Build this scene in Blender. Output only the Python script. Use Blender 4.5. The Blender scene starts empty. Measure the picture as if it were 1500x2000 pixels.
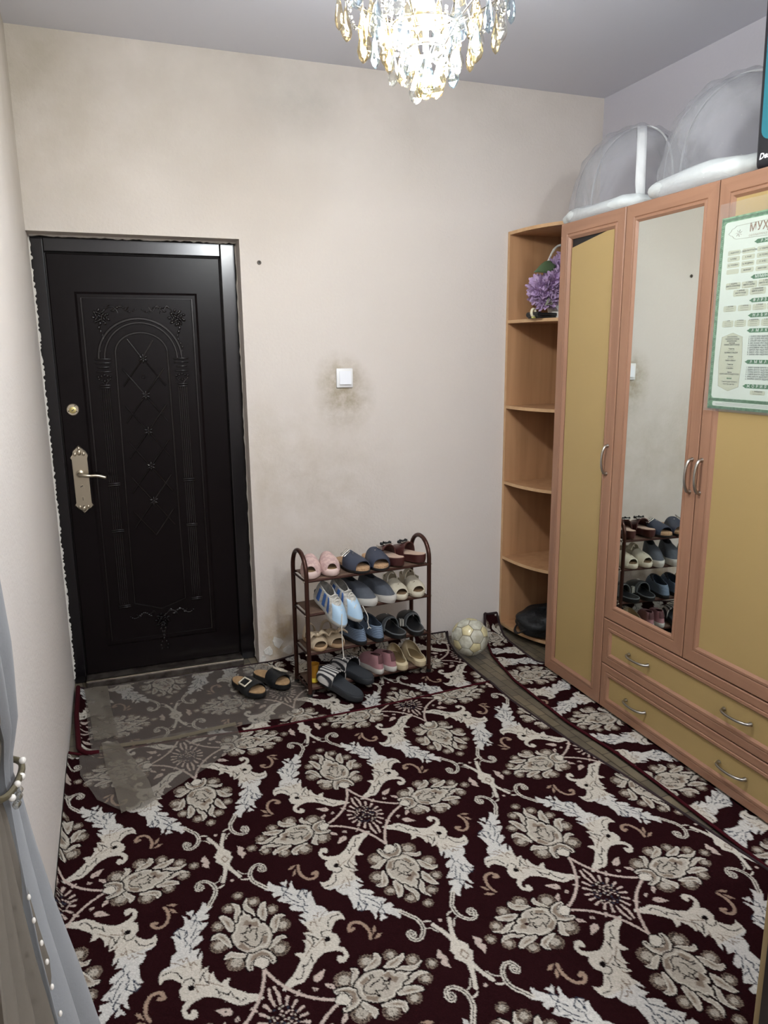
import bpy, bmesh, math, random
import numpy as np
from mathutils import Matrix, Vector
random.seed(7)
C = bpy.context.scene.collection
SC = bpy.context.scene
PI = math.pi

# ------------------------------------------------------------------ camera
cam_d = bpy.data.cameras.new('camera')
cam_d.sensor_fit = 'VERTICAL'; cam_d.sensor_height = 36.0; cam_d.lens = 1448.82 / 2000 * 36
cam_d.clip_start = 0.02
cam = bpy.data.objects.new('camera', cam_d); C.objects.link(cam); SC.camera = cam
yaw, pit, rol = [math.radians(v) for v in (-20.1515, -12.2264, -0.55870)]
F = Vector((math.sin(-yaw) * math.cos(pit), math.cos(yaw) * math.cos(pit), math.sin(pit)))
R = F.cross(Vector((0, 0, 1))).normalized(); U = R.cross(F)
R2 = math.cos(rol) * R + math.sin(rol) * U; U2 = -math.sin(rol) * R + math.cos(rol) * U
cam.matrix_world = Matrix(((R2.x, U2.x, -F.x, 0.2631), (R2.y, U2.y, -F.y, -3.5521), (R2.z, U2.z, -F.z, 1.5532), (0, 0, 0, 1)))

# ------------------------------------------------------------------ world, exposure
w = bpy.data.worlds.new('world'); SC.world = w; w.use_nodes = True
w.node_tree.nodes['Background'].inputs[0].default_value = (0.8, 0.85, 1, 1)
w.node_tree.nodes['Background'].inputs[1].default_value = 0.05
SC.view_settings.view_transform = 'Standard'; SC.view_settings.look = 'None'
SC.view_settings.exposure = 0.40; SC.view_settings.gamma = 1.0; SC.view_settings.use_curve_mapping = False
LAMP_W = 82.0            # total power of the chandelier's bulbs
BULB_COL = (0.90, 0.95, 1.0)
FILL_W = 72.0            # added fill lamp on the unseen ceiling behind the camera

# ------------------------------------------------------------------ helpers
def lin(c):
    return tuple((v / 255 / 12.92 if v / 255 <= .04045 else ((v / 255 + .055) / 1.055) ** 2.4) for v in c)
def mat(name, col, rough=.6, metal=0., spec=.5, bump=None, var=None, coat=0., trans=None, sheen=0.):
    """bump=(scale, strength, distance); var=(scale, colour2, contrast)"""
    m = bpy.data.materials.new(name); m.use_nodes = True
    nt = m.node_tree; b = nt.nodes['Principled BSDF']
    b.inputs['Base Color'].default_value = (*lin(col), 1)
    b.inputs['Roughness'].default_value = rough; b.inputs['Metallic'].default_value = metal
    b.inputs['Specular IOR Level'].default_value = spec; b.inputs['Coat Weight'].default_value = coat
    b.inputs['Sheen Weight'].default_value = sheen
    if bump or var:
        tc = nt.nodes.new('ShaderNodeTexCoord')
    if var:
        n = nt.nodes.new('ShaderNodeTexNoise'); n.inputs['Scale'].default_value = var[0]; n.inputs['Detail'].default_value = 4
        nt.links.new(tc.outputs['Object'], n.inputs['Vector'])
        r = nt.nodes.new('ShaderNodeValToRGB'); c = var[2] if len(var) > 2 else .15
        r.color_ramp.elements[0].position = .5 - c; r.color_ramp.elements[1].position = .5 + c
        r.color_ramp.elements[0].color = (*lin(col), 1); r.color_ramp.elements[1].color = (*lin(var[1]), 1)
        nt.links.new(n.outputs['Fac'], r.inputs[0]); nt.links.new(r.outputs[0], b.inputs['Base Color'])
    if bump:
        n = nt.nodes.new('ShaderNodeTexNoise'); n.inputs['Scale'].default_value = bump[0]; n.inputs['Detail'].default_value = 3
        nt.links.new(tc.outputs['Object'], n.inputs['Vector'])
        u = nt.nodes.new('ShaderNodeBump'); u.inputs['Strength'].default_value = bump[1]; u.inputs['Distance'].default_value = bump[2]
        nt.links.new(n.outputs['Fac'], u.inputs['Height']); nt.links.new(u.outputs[0], b.inputs['Normal'])
    if trans:                                   # share of light that goes straight through
        t = nt.nodes.new('ShaderNodeBsdfTransparent'); t.inputs[0].default_value = (*trans[1], 1)
        x = nt.nodes.new('ShaderNodeMixShader'); x.inputs[0].default_value = trans[0]
        nt.links.new(b.outputs[0], x.inputs[1]); nt.links.new(t.outputs[0], x.inputs[2])
        nt.links.new(x.outputs[0], nt.nodes['Material Output'].inputs[0])
    return m

class G:
    """a bag of vertices and faces"""
    def __init__(s): s.v = []; s.f = []
    def add(s, v, f):
        o = len(s.v); s.v += [tuple(p) for p in v]; s.f += [tuple(i + o for i in q) for q in f]; return s
    def join(s, *gs):
        for g in gs: s.add(g.v, g.f)
        return s
    def tr(s, M):
        s.v = [tuple(M @ Vector(p)) for p in s.v]; return s
    def mv(s, x, y, z): s.v = [(a + x, b + y, c + z) for a, b, c in s.v]; return s

def link(name, g, m, parent=None, smooth=0, loc=(0, 0, 0)):
    me = bpy.data.meshes.new(name); me.from_pydata(g.v, [], g.f)
    bm = bmesh.new(); bm.from_mesh(me); bmesh.ops.recalc_face_normals(bm, faces=bm.faces); bm.to_mesh(me); bm.free()
    if m: me.materials.append(m)
    if smooth:
        me.polygons.foreach_set('use_smooth', [True] * len(me.polygons))
        if smooth < 180: me.set_sharp_from_angle(angle=math.radians(smooth))
    o = bpy.data.objects.new(name, me); C.objects.link(o); o.location = loc
    if parent: o.parent = parent
    return o
def tag(o, label, cat, group=None):
    o['label'] = label; o['category'] = cat
    if group: o['group'] = group
    return o
def thing(name, label, cat, loc=(0, 0, 0), rz=0, group=None, rot=None):
    o = bpy.data.objects.new(name, None); C.objects.link(o); o.location = loc
    o.rotation_euler = rot if rot else (0, 0, rz); o.empty_display_size = .05
    return tag(o, label, cat, group)
def struct(name, g, m, parent=None, smooth=0):
    o = link(name, g, m, parent, smooth)
    if not parent: o['kind'] = 'structure'
    return o

def box(x0, x1, y0, y1, z0, z1):
    return G().add([(x0, y0, z0), (x1, y0, z0), (x1, y1, z0), (x0, y1, z0), (x0, y0, z1), (x1, y0, z1), (x1, y1, z1), (x0, y1, z1)],
                   [(3, 2, 1, 0), (4, 5, 6, 7), (0, 1, 5, 4), (1, 2, 6, 5), (2, 3, 7, 6), (3, 0, 4, 7)])
def rbox(x0, x1, y0, y1, z0, z1, r=.003, seg=2):
    bm = bmesh.new(); g = box(x0, x1, y0, y1, z0, z1)
    vs = [bm.verts.new(p) for p in g.v]
    for f in g.f: bm.faces.new([vs[i] for i in f])
    bmesh.ops.bevel(bm, geom=list(bm.edges), offset=r, segments=seg, affect='EDGES', profile=.5)
    bm.verts.index_update()
    o = G(); o.v = [tuple(v.co) for v in bm.verts]; o.f = [tuple(v.index for v in f.verts) for f in bm.faces]; bm.free(); return o
def loft(rings, cap=True, closed=True):
    g = G(); n = len(rings[0])
    for r in rings: g.v += [tuple(p) for p in r]
    m = n if closed else n - 1
    for i in range(len(rings) - 1):
        for j in range(m):
            k = (j + 1) % n
            g.f.append((i * n + j, i * n + k, (i + 1) * n + k, (i + 1) * n + j))
    if cap and closed:
        g.f.append(tuple(range(n))[::-1]); g.f.append(tuple((len(rings) - 1) * n + j for j in range(n)))
    return g
def tube(path, r, n=8, closed=False, flat=1.0):
    P = [Vector(p) for p in path]; rings = []; N = len(P)
    rr = r if isinstance(r, (list, tuple)) else [r] * N
    up = None
    for i, p in enumerate(P):
        a = P[(i - 1) % N] if (closed or i) else P[0]; b = P[(i + 1) % N] if (closed or i < N - 1) else P[-1]
        t = (b - a).normalized()
        if up is None:
            up = Vector((0, 0, 1)) if abs(t.z) < .9 else Vector((0, 1, 0))
        s = t.cross(up)
        if s.length < 1e-5: s = t.orthogonal()
        s.normalize(); up = s.cross(t).normalized()
        rings.append([p + rr[i] * (math.cos(q) * s + flat * math.sin(q) * up) for q in [2 * PI * k / n for k in range(n)]])
    if closed:
        g = loft(rings, cap=False); n0 = (N - 1) * n
        for j in range(n): g.f.append((n0 + j, n0 + (j + 1) % n, (j + 1) % n, j))
        return g
    return loft(rings)
def lathe(prof, n=20, cap=True):
    return loft([[(r * math.cos(2 * PI * k / n), r * math.sin(2 * PI * k / n), z) for k in range(n)] for r, z in prof], cap)
def prism(poly, z0, z1):
    return loft([[(x, y, z0) for x, y in poly], [(x, y, z1) for x, y in poly]])
def bprism(poly, z0, z1, b):
    """prism with a chamfered top edge"""
    cx = sum(p[0] for p in poly) / len(poly); cy = sum(p[1] for p in poly) / len(poly)
    s = lambda d: [(x - d * (x - cx) / max(1e-6, math.hypot(x - cx, y - cy)), y - d * (y - cy) / max(1e-6, math.hypot(x - cx, y - cy))) for x, y in poly]
    return loft([[(x, y, z0) for x, y in poly], [(x, y, z1 - b) for x, y in poly], [(x, y, z1) for x, y in s(b)]])
def ball(c, r, n=10, sq=(1, 1, 1)):
    return lathe([(max(1e-4, r * math.sin(PI * i / n)), -r * math.cos(PI * i / n)) for i in range(n + 1)], n + 2).tr(Matrix.Diagonal((*sq, 1))).mv(*c)
def grid(nu, nv, fn):
    g = G()
    for j in range(nv + 1):
        for i in range(nu + 1): g.v.append(tuple(fn(i / nu, j / nv)))
    for j in range(nv):
        for i in range(nu):
            a = j * (nu + 1) + i; g.f.append((a, a + 1, a + nu + 2, a + nu + 1))
    return g
def shell(nu, nv, fn, fn_in):
    """closed sheet between an outer and an inner surface"""
    a = grid(nu, nv, fn); b = grid(nu, nv, fn_in); n = len(a.v)
    g = G(); g.v = a.v + b.v; g.f = a.f + [tuple(i + n for i in q[::-1]) for q in b.f]
    W = nu + 1
    rim = [i for i in range(W)] + [j * W + nu for j in range(1, nv + 1)] + [nv * W + i for i in range(nu - 1, -1, -1)] + [j * W for j in range(nv - 1, 0, -1)]
    for k in range(len(rim)):
        i, j = rim[k], rim[(k + 1) % len(rim)]; g.f.append((i, j, j + n, i + n))
    return g
def interp(xs, ys, x): return float(np.interp(x, xs, ys))
def spline(pts, n=6):
    """Catmull-Rom through points"""
    P = [Vector(p) for p in pts]; o = []
    for i in range(len(P) - 1):
        a, b, c, d = P[max(0, i - 1)], P[i], P[i + 1], P[min(len(P) - 1, i + 2)]
        for k in range(n):
            t = k / n; o.append(.5 * ((2 * b) + (c - a) * t + (2 * a - 5 * b + 4 * c - d) * t * t + (3 * b - a - 3 * c + d) * t ** 3))
    o.append(P[-1]); return o

# ------------------------------------------------------------------ materials
def wall_mat():
    m = mat('plaster', (206, 197, 185), .85, spec=.2)
    nt = m.node_tree; N = nt.nodes; L = nt.links; b = N['Principled BSDF']
    tc = N.new('ShaderNodeTexCoord')
    def noise(s, d=3, rough=.5):
        n = N.new('ShaderNodeTexNoise'); n.inputs['Scale'].default_value = s; n.inputs['Detail'].default_value = d; n.inputs['Roughness'].default_value = rough
        L.new(tc.outputs['Object'], n.inputs['Vector']); return n.outputs['Fac']
    def math_(op, a, c):
        n = N.new('ShaderNodeMath'); n.operation = op; n.use_clamp = op != 'ADD' 
        for i, q in enumerate((a, c)):
            if isinstance(q, (int, float)): n.inputs[i].default_value = q
            else: L.new(q, n.inputs[i])
        return n.outputs[0]
    col = N.new('ShaderNodeRGB'); col.outputs[0].default_value = (*lin((216, 208, 201)), 1); cur = col.outputs[0]
    def stain_or_shade(c, rad, colour, amt, ns):
        nonlocal cur
        v = N.new('ShaderNodeVectorMath'); v.operation = 'SUBTRACT'; v.inputs[1].default_value = c; L.new(tc.outputs['Object'], v.inputs[0])
        s = N.new('ShaderNodeVectorMath'); s.operation = 'DIVIDE'; s.inputs[1].default_value = rad; L.new(v.outputs[0], s.inputs[0])
        l = N.new('ShaderNodeVectorMath'); l.operation = 'LENGTH'; L.new(s.outputs[0], l.inputs[0])
        f = math_('SUBTRACT', 1.0, l.outputs['Value'])
        f = math_('MULTIPLY', f, math_('MULTIPLY', math_('SUBTRACT', noise(ns, 5, .65), .25), amt * 2.2))
        x = N.new('ShaderNodeMix'); x.data_type = 'RGBA'; L.new(f, x.inputs[0]); L.new(cur, x.inputs[6]); x.inputs[7].default_value = (*lin(colour), 1)
        cur = x.outputs[2]
    stain_or_shade((1.37, 0, 1.34), (.17, 1, .19), (140, 126, 92), 1.0, 18)      # hand dirt round the switch
    stain_or_shade((1.34, 0, 1.43), (.14, 1, .14), (150, 136, 106), .8, 18)
    stain_or_shade((1.2, 0, .95), (.5, 1, .5), (176, 164, 146), .6, 9)
    stain_or_shade((.99, 0, .12), (.13, 1, .24), (168, 140, 88), 1.3, 12)        # damp at the foot of the wall
    stain_or_shade((1.06, 0, .06), (.15, 1, .14), (196, 190, 180), 1.5, 25)
    stain_or_shade((1.25, 0, .30), (.45, 1, .5), (170, 142, 100), .55, 6)
    stain_or_shade((.95, 0, .95), (.12, 1, .5), (176, 162, 136), .5, 8)
    stain_or_shade((0, 0, 2.72), (1.1, 1, .95), (150, 140, 112), .75, 1.6)       # yellowed corner over the door, with shade of the wall top painted in
    stain_or_shade((1.5, 0, 2.95), (2.1, 1, .75), (150, 143, 130), .75, 1.2)     # dim wall top under the ceiling, shade painted into the colour
    stain_or_shade((1.18, 0, 2.66), (.30, 1, .22), (168, 164, 156), .7, 5)
    n = N.new('ShaderNodeMix'); n.data_type = 'RGBA'; n.blend_type = 'MULTIPLY'; n.inputs[0].default_value = .06
    L.new(cur, n.inputs[6]); rr = N.new('ShaderNodeCombineColor'); q = noise(2.5, 3)
    for i in range(3): L.new(q, rr.inputs[i])
    L.new(rr.outputs[0], n.inputs[7]); L.new(n.outputs[2], b.inputs['Base Color'])
    u = N.new('ShaderNodeBump'); u.inputs['Strength'].default_value = .32; u.inputs['Distance'].default_value = .006
    L.new(math_('ADD', noise(70, 3), math_('MULTIPLY', noise(9, 2), .9)), u.inputs['Height']); L.new(u.outputs[0], b.inputs['Normal'])
    return m
def wood_mat(name, c1, c2, rough=.45, axis='Z', scale=14):
    m = mat(name, c1, rough, spec=.4); nt = m.node_tree; N = nt.nodes; L = nt.links
    tc = N.new('ShaderNodeTexCoord'); mp = N.new('ShaderNodeMapping')
    mp.inputs['Scale'].default_value = {'Z': (1, 1, .06), 'Y': (1, .06, 1), 'X': (.06, 1, 1)}[axis]
    L.new(tc.outputs['Object'], mp.inputs[0])
    n = N.new('ShaderNodeTexNoise'); n.inputs['Scale'].default_value = scale * 3; n.inputs['Detail'].default_value = 5; n.inputs['Distortion'].default_value = .6
    L.new(mp.outputs[0], n.inputs['Vector'])
    r = N.new('ShaderNodeValToRGB'); r.color_ramp.elements[0].position = .3; r.color_ramp.elements[1].position = .72
    r.color_ramp.elements[0].color = (*lin(c1), 1); r.color_ramp.elements[1].color = (*lin(c2), 1)
    L.new(n.outputs['Fac'], r.inputs[0]); L.new(r.outputs[0], N['Principled BSDF'].inputs['Base Color'])
    return m
def floor_mat():
    m = mat('linoleum', (150, 138, 118), .4); nt = m.node_tree; N = nt.nodes; L = nt.links
    tc = N.new('ShaderNodeTexCoord'); k = N.new('ShaderNodeTexBrick')
    k.inputs['Scale'].default_value = 1; k.inputs['Brick Width'].default_value = .105; k.inputs['Row Height'].default_value = .042
    k.inputs['Mortar Size'].default_value = .0018; k.inputs['Color1'].default_value = (*lin((132, 120, 98)), 1)
    k.inputs['Color2'].default_value = (*lin((104, 96, 82)), 1); k.inputs['Mortar'].default_value = (*lin((24, 20, 18)), 1)
    mp = N.new('ShaderNodeMapping'); mp.inputs['Rotation'].default_value = (0, 0, PI / 2 - .06)
    L.new(tc.outputs['Object'], mp.inputs[0]); L.new(mp.outputs[0], k.inputs['Vector'])
    n = N.new('ShaderNodeTexNoise'); n.inputs['Scale'].default_value = 14; L.new(tc.outputs['Object'], n.inputs['Vector'])
    x = N.new('ShaderNodeMix'); x.data_type = 'RGBA'; x.blend_type = 'MULTIPLY'; x.inputs[0].default_value = .6
    L.new(k.outputs['Color'], x.inputs[6]); L.new(n.outputs['Fac'], x.inputs[7]); L.new(x.outputs[2], N['Principled BSDF'].inputs['Base Color'])
    return m
def carpet_mat():
    m = mat('carpet_pile', (60, 30, 32), 1., spec=.0); nt = m.node_tree; N = nt.nodes; L = nt.links
    a = N.new('ShaderNodeAttribute'); a.attribute_name = 'pile'; L.new(a.outputs['Color'], N['Principled BSDF'].inputs['Base Color'])
    tc = N.new('ShaderNodeTexCoord'); n = N.new('ShaderNodeTexNoise'); n.inputs['Scale'].default_value = 260; n.inputs['Detail'].default_value = 2
    L.new(tc.outputs['Object'], n.inputs['Vector']); u = N.new('ShaderNodeBump'); u.inputs['Strength'].default_value = .5; u.inputs['Distance'].default_value = .004
    L.new(n.outputs['Fac'], u.inputs['Height']); L.new(u.outputs[0], N['Principled BSDF'].inputs['Normal'])
    return m
def crystal_mat(name, tint, rim, tr=.86):
    """cut crystal: clear in the middle, tinted and mirror-like towards its rim"""
    m = bpy.data.materials.new(name); m.use_nodes = True; nt = m.node_tree; N = nt.nodes; L = nt.links
    N.remove(N['Principled BSDF']); out = N['Material Output']
    t = N.new('ShaderNodeBsdfTransparent'); t.inputs[0].default_value = (*tint, 1)
    g = N.new('ShaderNodeBsdfGlossy'); g.inputs['Roughness'].default_value = .04; g.inputs[0].default_value = (*[.6 * q for q in rim], 1)
    d = N.new('ShaderNodeBsdfTranslucent'); d.inputs[0].default_value = (*rim, 1)
    a = N.new('ShaderNodeMixShader'); a.inputs[0].default_value = .004; L.new(g.outputs[0], a.inputs[1]); L.new(d.outputs[0], a.inputs[2])
    f = N.new('ShaderNodeLayerWeight'); f.inputs[0].default_value = .5
    r = N.new('ShaderNodeMapRange'); r.inputs[3].default_value = 1 - tr; r.inputs[4].default_value = .62; L.new(f.outputs['Facing'], r.inputs[0])
    x = N.new('ShaderNodeMixShader'); L.new(r.outputs[0], x.inputs[0]); L.new(t.outputs[0], x.inputs[1]); L.new(a.outputs[0], x.inputs[2])
    L.new(x.outputs[0], out.inputs[0]); return m
def emis(name, col, s):
    m = bpy.data.materials.new(name); m.use_nodes = True; b = m.node_tree.nodes['Principled BSDF']
    b.inputs['Base Color'].default_value = (*col, 1); b.inputs['Emission Color'].default_value = (*col, 1); b.inputs['Emission Strength'].default_value = s; return m
def film_mat(name, tr, col, rough=.12, wr=(26, .5, .02)):
    """clear plastic: mostly lets light through, glossy where it turns away"""
    m = mat(name, col, rough, spec=.6, bump=wr); nt = m.node_tree; N = nt.nodes; L = nt.links
    b = N['Principled BSDF']; t = N.new('ShaderNodeBsdfTransparent'); f = N.new('ShaderNodeLayerWeight'); f.inputs[0].default_value = .5
    r = N.new('ShaderNodeMapRange'); r.inputs[3].default_value = 1 - tr; r.inputs[4].default_value = min(1, 1 - tr + .45); L.new(f.outputs['Facing'], r.inputs[0])
    x = N.new('ShaderNodeMixShader'); L.new(r.outputs[0], x.inputs[0]); L.new(t.outputs[0], x.inputs[1]); L.new(b.outputs[0], x.inputs[2])
    L.new(x.outputs[0], N['Material Output'].inputs[0]); return m
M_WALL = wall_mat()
M_CEIL = mat('ceiling_paint', (214, 215, 223), .9, spec=.1, bump=(30, .1, .002))
M_LILAC = mat('lilac_plaster', (196, 194, 202), .85, spec=.2, bump=(70, .25, .004))
M_FLOOR = floor_mat()
M_PILE = carpet_mat()
M_BIND = mat('carpet_binding', (58, 13, 20), .95, spec=.1, bump=(300, .5, .002))
M_BINDK = mat('dark_binding', (36, 18, 22), .9, bump=(300, .5, .002))
M_DOOR = mat('door_lacquer', (17, 12, 13), .26, spec=.13, bump=(420, .12, .0008))
M_DOORE = mat('embossed_lacquer', (17, 12, 13), .16, spec=.5)
M_DOORF = mat('door_frame_lacquer', (15, 12, 15), .2, spec=.5)
M_STEEL = mat('brushed_steel', (190, 180, 160), .32, metal=1.)
M_DARKSTEEL = mat('worn_sill_steel', (120, 112, 104), .45, metal=.8, var=(20, (70, 60, 56)))
M_BRASS = mat('pale_brass', (206, 190, 130), .35, metal=.9)
M_BLACK = mat('black', (12, 12, 13), .5)
M_PLASTER = mat('bare_plaster', (212, 208, 200), .95, bump=(60, .8, .006))
M_FRAME = wood_mat('alder_foil', (158, 118, 94), (140, 102, 80), .42, 'Z', 9)
M_FRAMEH = wood_mat('alder_foil_across', (158, 118, 94), (140, 102, 80), .42, 'Y', 9)
M_PANEL = mat('ochre_panel', (172, 147, 98), .45, spec=.4, var=(1.4, (166, 141, 92), .3))
M_BEECH = wood_mat('beech_board', (184, 142, 104), (164, 122, 86), .5, 'Z', 7)
M_BEECHX = wood_mat('beech_edge', (204, 168, 128), (190, 152, 112), .5, 'X', 7)
M_NICKEL = mat('brushed_nickel', (170, 166, 158), .3, metal=1.)
M_MIRROR = mat('mirror_glass', (226, 232, 228), .015, metal=1.)
M_RACK = mat('brown_rack_tube', (70, 42, 34), .28, metal=.55, spec=.5)
M_RACKCAP = mat('rack_end_cap', (190, 180, 165), .3, metal=.9)
M_MESH = mat('brown_rack_cloth', (96, 74, 60), .9, bump=(400, .5, .001))
M_WHITE = mat('white_plastic', (232, 232, 232), .35)
M_WHITEW = mat('white_rocker', (236, 238, 244), .25)
# ------------------------------------------------------------------ the room
W_, H_, YF = 2.8066, 2.823, -4.7
struct('floor', box(-.1, 2.95, YF, .3, -.1, -.009), M_FLOOR)
struct('ceiling', box(-.1, 2.95, YF - .1, .3, H_, H_ + .1), M_CEIL)
DW, DH, DY = .88, 2.056, .10
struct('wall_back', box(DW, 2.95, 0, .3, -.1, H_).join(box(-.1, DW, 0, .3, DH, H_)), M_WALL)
struct('wall_left', box(-.1, 0, YF - .1, .3, -.1, H_), M_WALL)
struct('wall_right', box(W_, W_ + .1, YF - .1, 0, -.1, H_), M_LILAC)
struct('wall_front', box(-.1, 2.95, YF - .1, YF, -.1, H_), M_WALL)
cl_ = thing('fill_lamp', 'added round white fill lamp overhead in the unseen near part of the room', 'fill lamp', (1.35, -4.05, H_))  # added lamp, out of view, evens the light on back wall and floor
link('lamp_base', lathe([(.15, -.001), (.15, -.03), (.13, -.035), (.0001, -.035)], 40), M_WHITE, cl_, 40)
link('diffuser', lathe([(.14, -.0355), (.135, -.06), (.10, -.08), (.05, -.09), (.0001, -.092)], 40), emis('fill_glow', (.95, .97, 1.), 6.), cl_, 180)
ld = bpy.data.lights.new('fill_light', 'POINT'); ld.energy = FILL_W; ld.color = BULB_COL; ld.shadow_soft_size = .13
lo = bpy.data.objects.new('fill_light', ld); C.objects.link(lo); lo.location = (0, 0, -.24); lo.parent = cl_
# chipped paint and plaster round the door frame
rng = random.Random(3)
def jag(p0, p1, w0, amp, n, nrm):
    """a strip of plaster from p0 to p1 in the wall plane with a ragged inner edge"""
    a = []; b = []
    for i in range(n + 1):
        t = i / n; x = p0[0] + (p1[0] - p0[0]) * t; z = p0[1] + (p1[1] - p0[1]) * t
        q = w0 + rng.uniform(-amp, amp)
        a.append((x, z)); b.append((x + nrm[0] * q, z + nrm[1] * q))
    g = G()
    for (yy) in (DY - .006, DY + .01):
        g.v += [(x, yy, z) for x, z in a] + [(x, yy, z) for x, z in b]
    m = n + 1
    for i in range(n):
        g.f += [(i, i + 1, m + i + 1, m + i), (2 * m + i, 2 * m + i + 1, 3 * m + i + 1, 3 * m + i), (m + i, m + i + 1, 3 * m + i + 1, 3 * m + i), (i, i + 1, 2 * m + i + 1, 2 * m + i)]
    return g
tr = struct('trim_1', jag((0, .02), (0, 2.05), .007, .005, 260, (1, 0)), M_PLASTER)
struct('plaster_edge', jag((0, 2.056), (.88, 2.056), .007, .004, 60, (0, -1)), M_PLASTER, tr)
struct('plaster_edge', jag((.88, 0), (.88, 2.04), .004, .0035, 80, (-1, 0)), M_PLASTER, tr)
for (cx, cz, r) in ((.93, .055, .03), (.975, .10, .035), (1.03, .05, .028), (.90, .02, .02), (1.07, .12, .022)):   # lifted flakes at the foot of the wall
    n = 9; ph = [(cx + r * rng.uniform(.5, 1.1) * math.cos(2 * PI * k / n), cz + r * rng.uniform(.5, 1.1) * math.sin(2 * PI * k / n)) for k in range(n)]
    struct('plaster_flake', G().join(loft([[(x, .001, z) for x, z in ph], [(x + .002, -.0035, z) for x, z in ph]])), M_PLASTER, tr)

# ------------------------------------------------------------------ steel door
door = bpy.data.objects.new('door_1', None); C.objects.link(door); door['kind'] = 'structure'
for nm, g in (('door_jamb', rbox(.003, .055, DY, .2, -.009, 2.043, .004)), ('door_jamb', rbox(.806, .877, DY, .2, -.009, 2.047, .004)),
              ('door_head', rbox(.055, .806, DY, .2, 1.988, 2.047, .004)), ('door_stop', box(.04, .83, DY + .035, DY + .05, 0, 2.0))):
    struct(nm, g, M_DOORF, door, 18)
struct('sill', rbox(.055, .806, DY - .075, DY + .05, -.009, .022, .004), M_DARKSTEEL, door, 18)
struct('sill_edge', rbox(.056, .805, DY - .0765, DY - .060, .0222, .0262, .001), M_STEEL, door)
YD = DY + .012                      # face of the leaf
leaf = struct('door_leaf', rbox(.06, .801, YD, YD + .03, .026, 1.983, .004), M_DOOR, door, 18)
def emb(name, paths, r, closed=False, n=6):
    g = G()
    for p in paths: g.join(tube([(x, YD + r * .25, z) for x, z in p], r, n, closed))
    return struct(name, g, M_DOORE, leaf, 60)
def arcpts(cx, cz, rx, rz, a0=PI, a1=0, n=22): return [(cx + rx * math.cos(a0 + (a1 - a0) * k / n), cz + rz * math.sin(a0 + (a1 - a0) * k / n)) for k in range(n + 1)]
struct('raised_panel', loft([[(x, YD + .001, z) for x, z in q] if k == 0 else [(x, YD - .006, z) for x, z in q] for k, q in enumerate(([(.16, .155), (.692, .155), (.692, 1.825), (.16, 1.825)], [(.172, .167), (.68, .167), (.68, 1.813), (.172, 1.813)]))]), M_DOOR, leaf)
YD0 = YD; YD = YD - .006
rect = lambda x0, x1, z0, z1: [(x0, z0), (x1, z0), (x1, z1), (x0, z1)]
emb('panel_moulding', [rect(.187, .665, .185, 1.797)], .006, True)
emb('arch_moulding', [arcpts(.4215, 1.533, .182, .176)], .0075)
emb('arch_moulding', [arcpts(.4245, 1.533, .159, .158)], .006)
inner = arcpts(.4265, 1.555, .114, .092) + [(.545, .62), (.545, .36)] + [(.43, .32)] + [(.305, .36), (.305, .62)]
emb('niche_moulding', [inner], .0055, True)
lat = []; zc = [1.531, 1.363, 1.196, 1.029, .861]
for i, z in enumerate(zc):
    x0, x1 = .366, .491
    if i == 0: lat += [[(.367, 1.618), (.427, z)], [(.48, 1.612), (.427, z)]]
    zn = z - .167
    lat += [[(.43, z), (x1, z - .084), (.522, z - .125)], [(.43, z), (x0, z - .084), (.336, z - .125)]]
    lat += [[(.335, z - .043), (x0, z - .084), (.43, zn)], [(.52, z - .045), (x1, z - .084), (.43, zn)]]
for p in lat: emb('lattice_line', [p], .0042, n=6)
for z in zc:
    g = G()
    for k in range(6):
        a = PI / 2 + k * PI / 3; g.join(ball((0, 0, 0), .011, 6, (.45, .35, 1)).tr(Matrix.Translation((.43 + .012 * math.cos(a), YD, z + .012 * math.sin(a))) @ Matrix.Rotation(PI / 2 - a, 4, 'Y')))
    struct('rosette', g.join(ball((.43, YD - .002, z), .006, 6)), M_DOORE, leaf, 180)
for (xa, xb) in ((.222, .292), (.566, .634)):
    xm = (xa + xb) / 2
    g = G()
    for z, s in ((1.53, 1), (1.513, .95), (1.494, .72), (1.474, .9), (1.413, .66), (1.402, .62), (.959, .8), (.950, .8), (.735, .8), (.727, .8), (.357, .8), (.349, .8)):
        g.join(rbox(xm - s * (xb - xa) / 2, xm + s * (xb - xa) / 2, YD - .006, YD + .002, z - .003, z + .003, .0015, 1))
    for k in range(5):
        g.join(ball((xm + (k - 2) * .013, YD, 1.459 - .004 * abs(k - 2)), .006, 6)); g.join(ball((xm + (k - 2) * .012, YD, 1.432 + .004 * abs(k - 2)), .005, 6))
    g.join(tube([(xm - .02, YD, 1.437), (xm - .008, YD, 1.425), (xm - .004, YD, 1.41)], .003, 5)); g.join(tube([(xm + .02, YD, 1.437), (xm + .008, YD, 1.425), (xm + .004, YD, 1.41)], .003, 5))
    struct('column_capital', g, M_DOORE, leaf, 50)
    for dx in (-.018, -.009, 0, .009, .018): emb('column_flute', [[(xm + dx, 1.398), (xm + dx, .965)], [(xm + dx, .945), (xm + dx, .74)], [(xm + dx, .72), (xm + dx, .365)]], .003, n=5)
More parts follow.
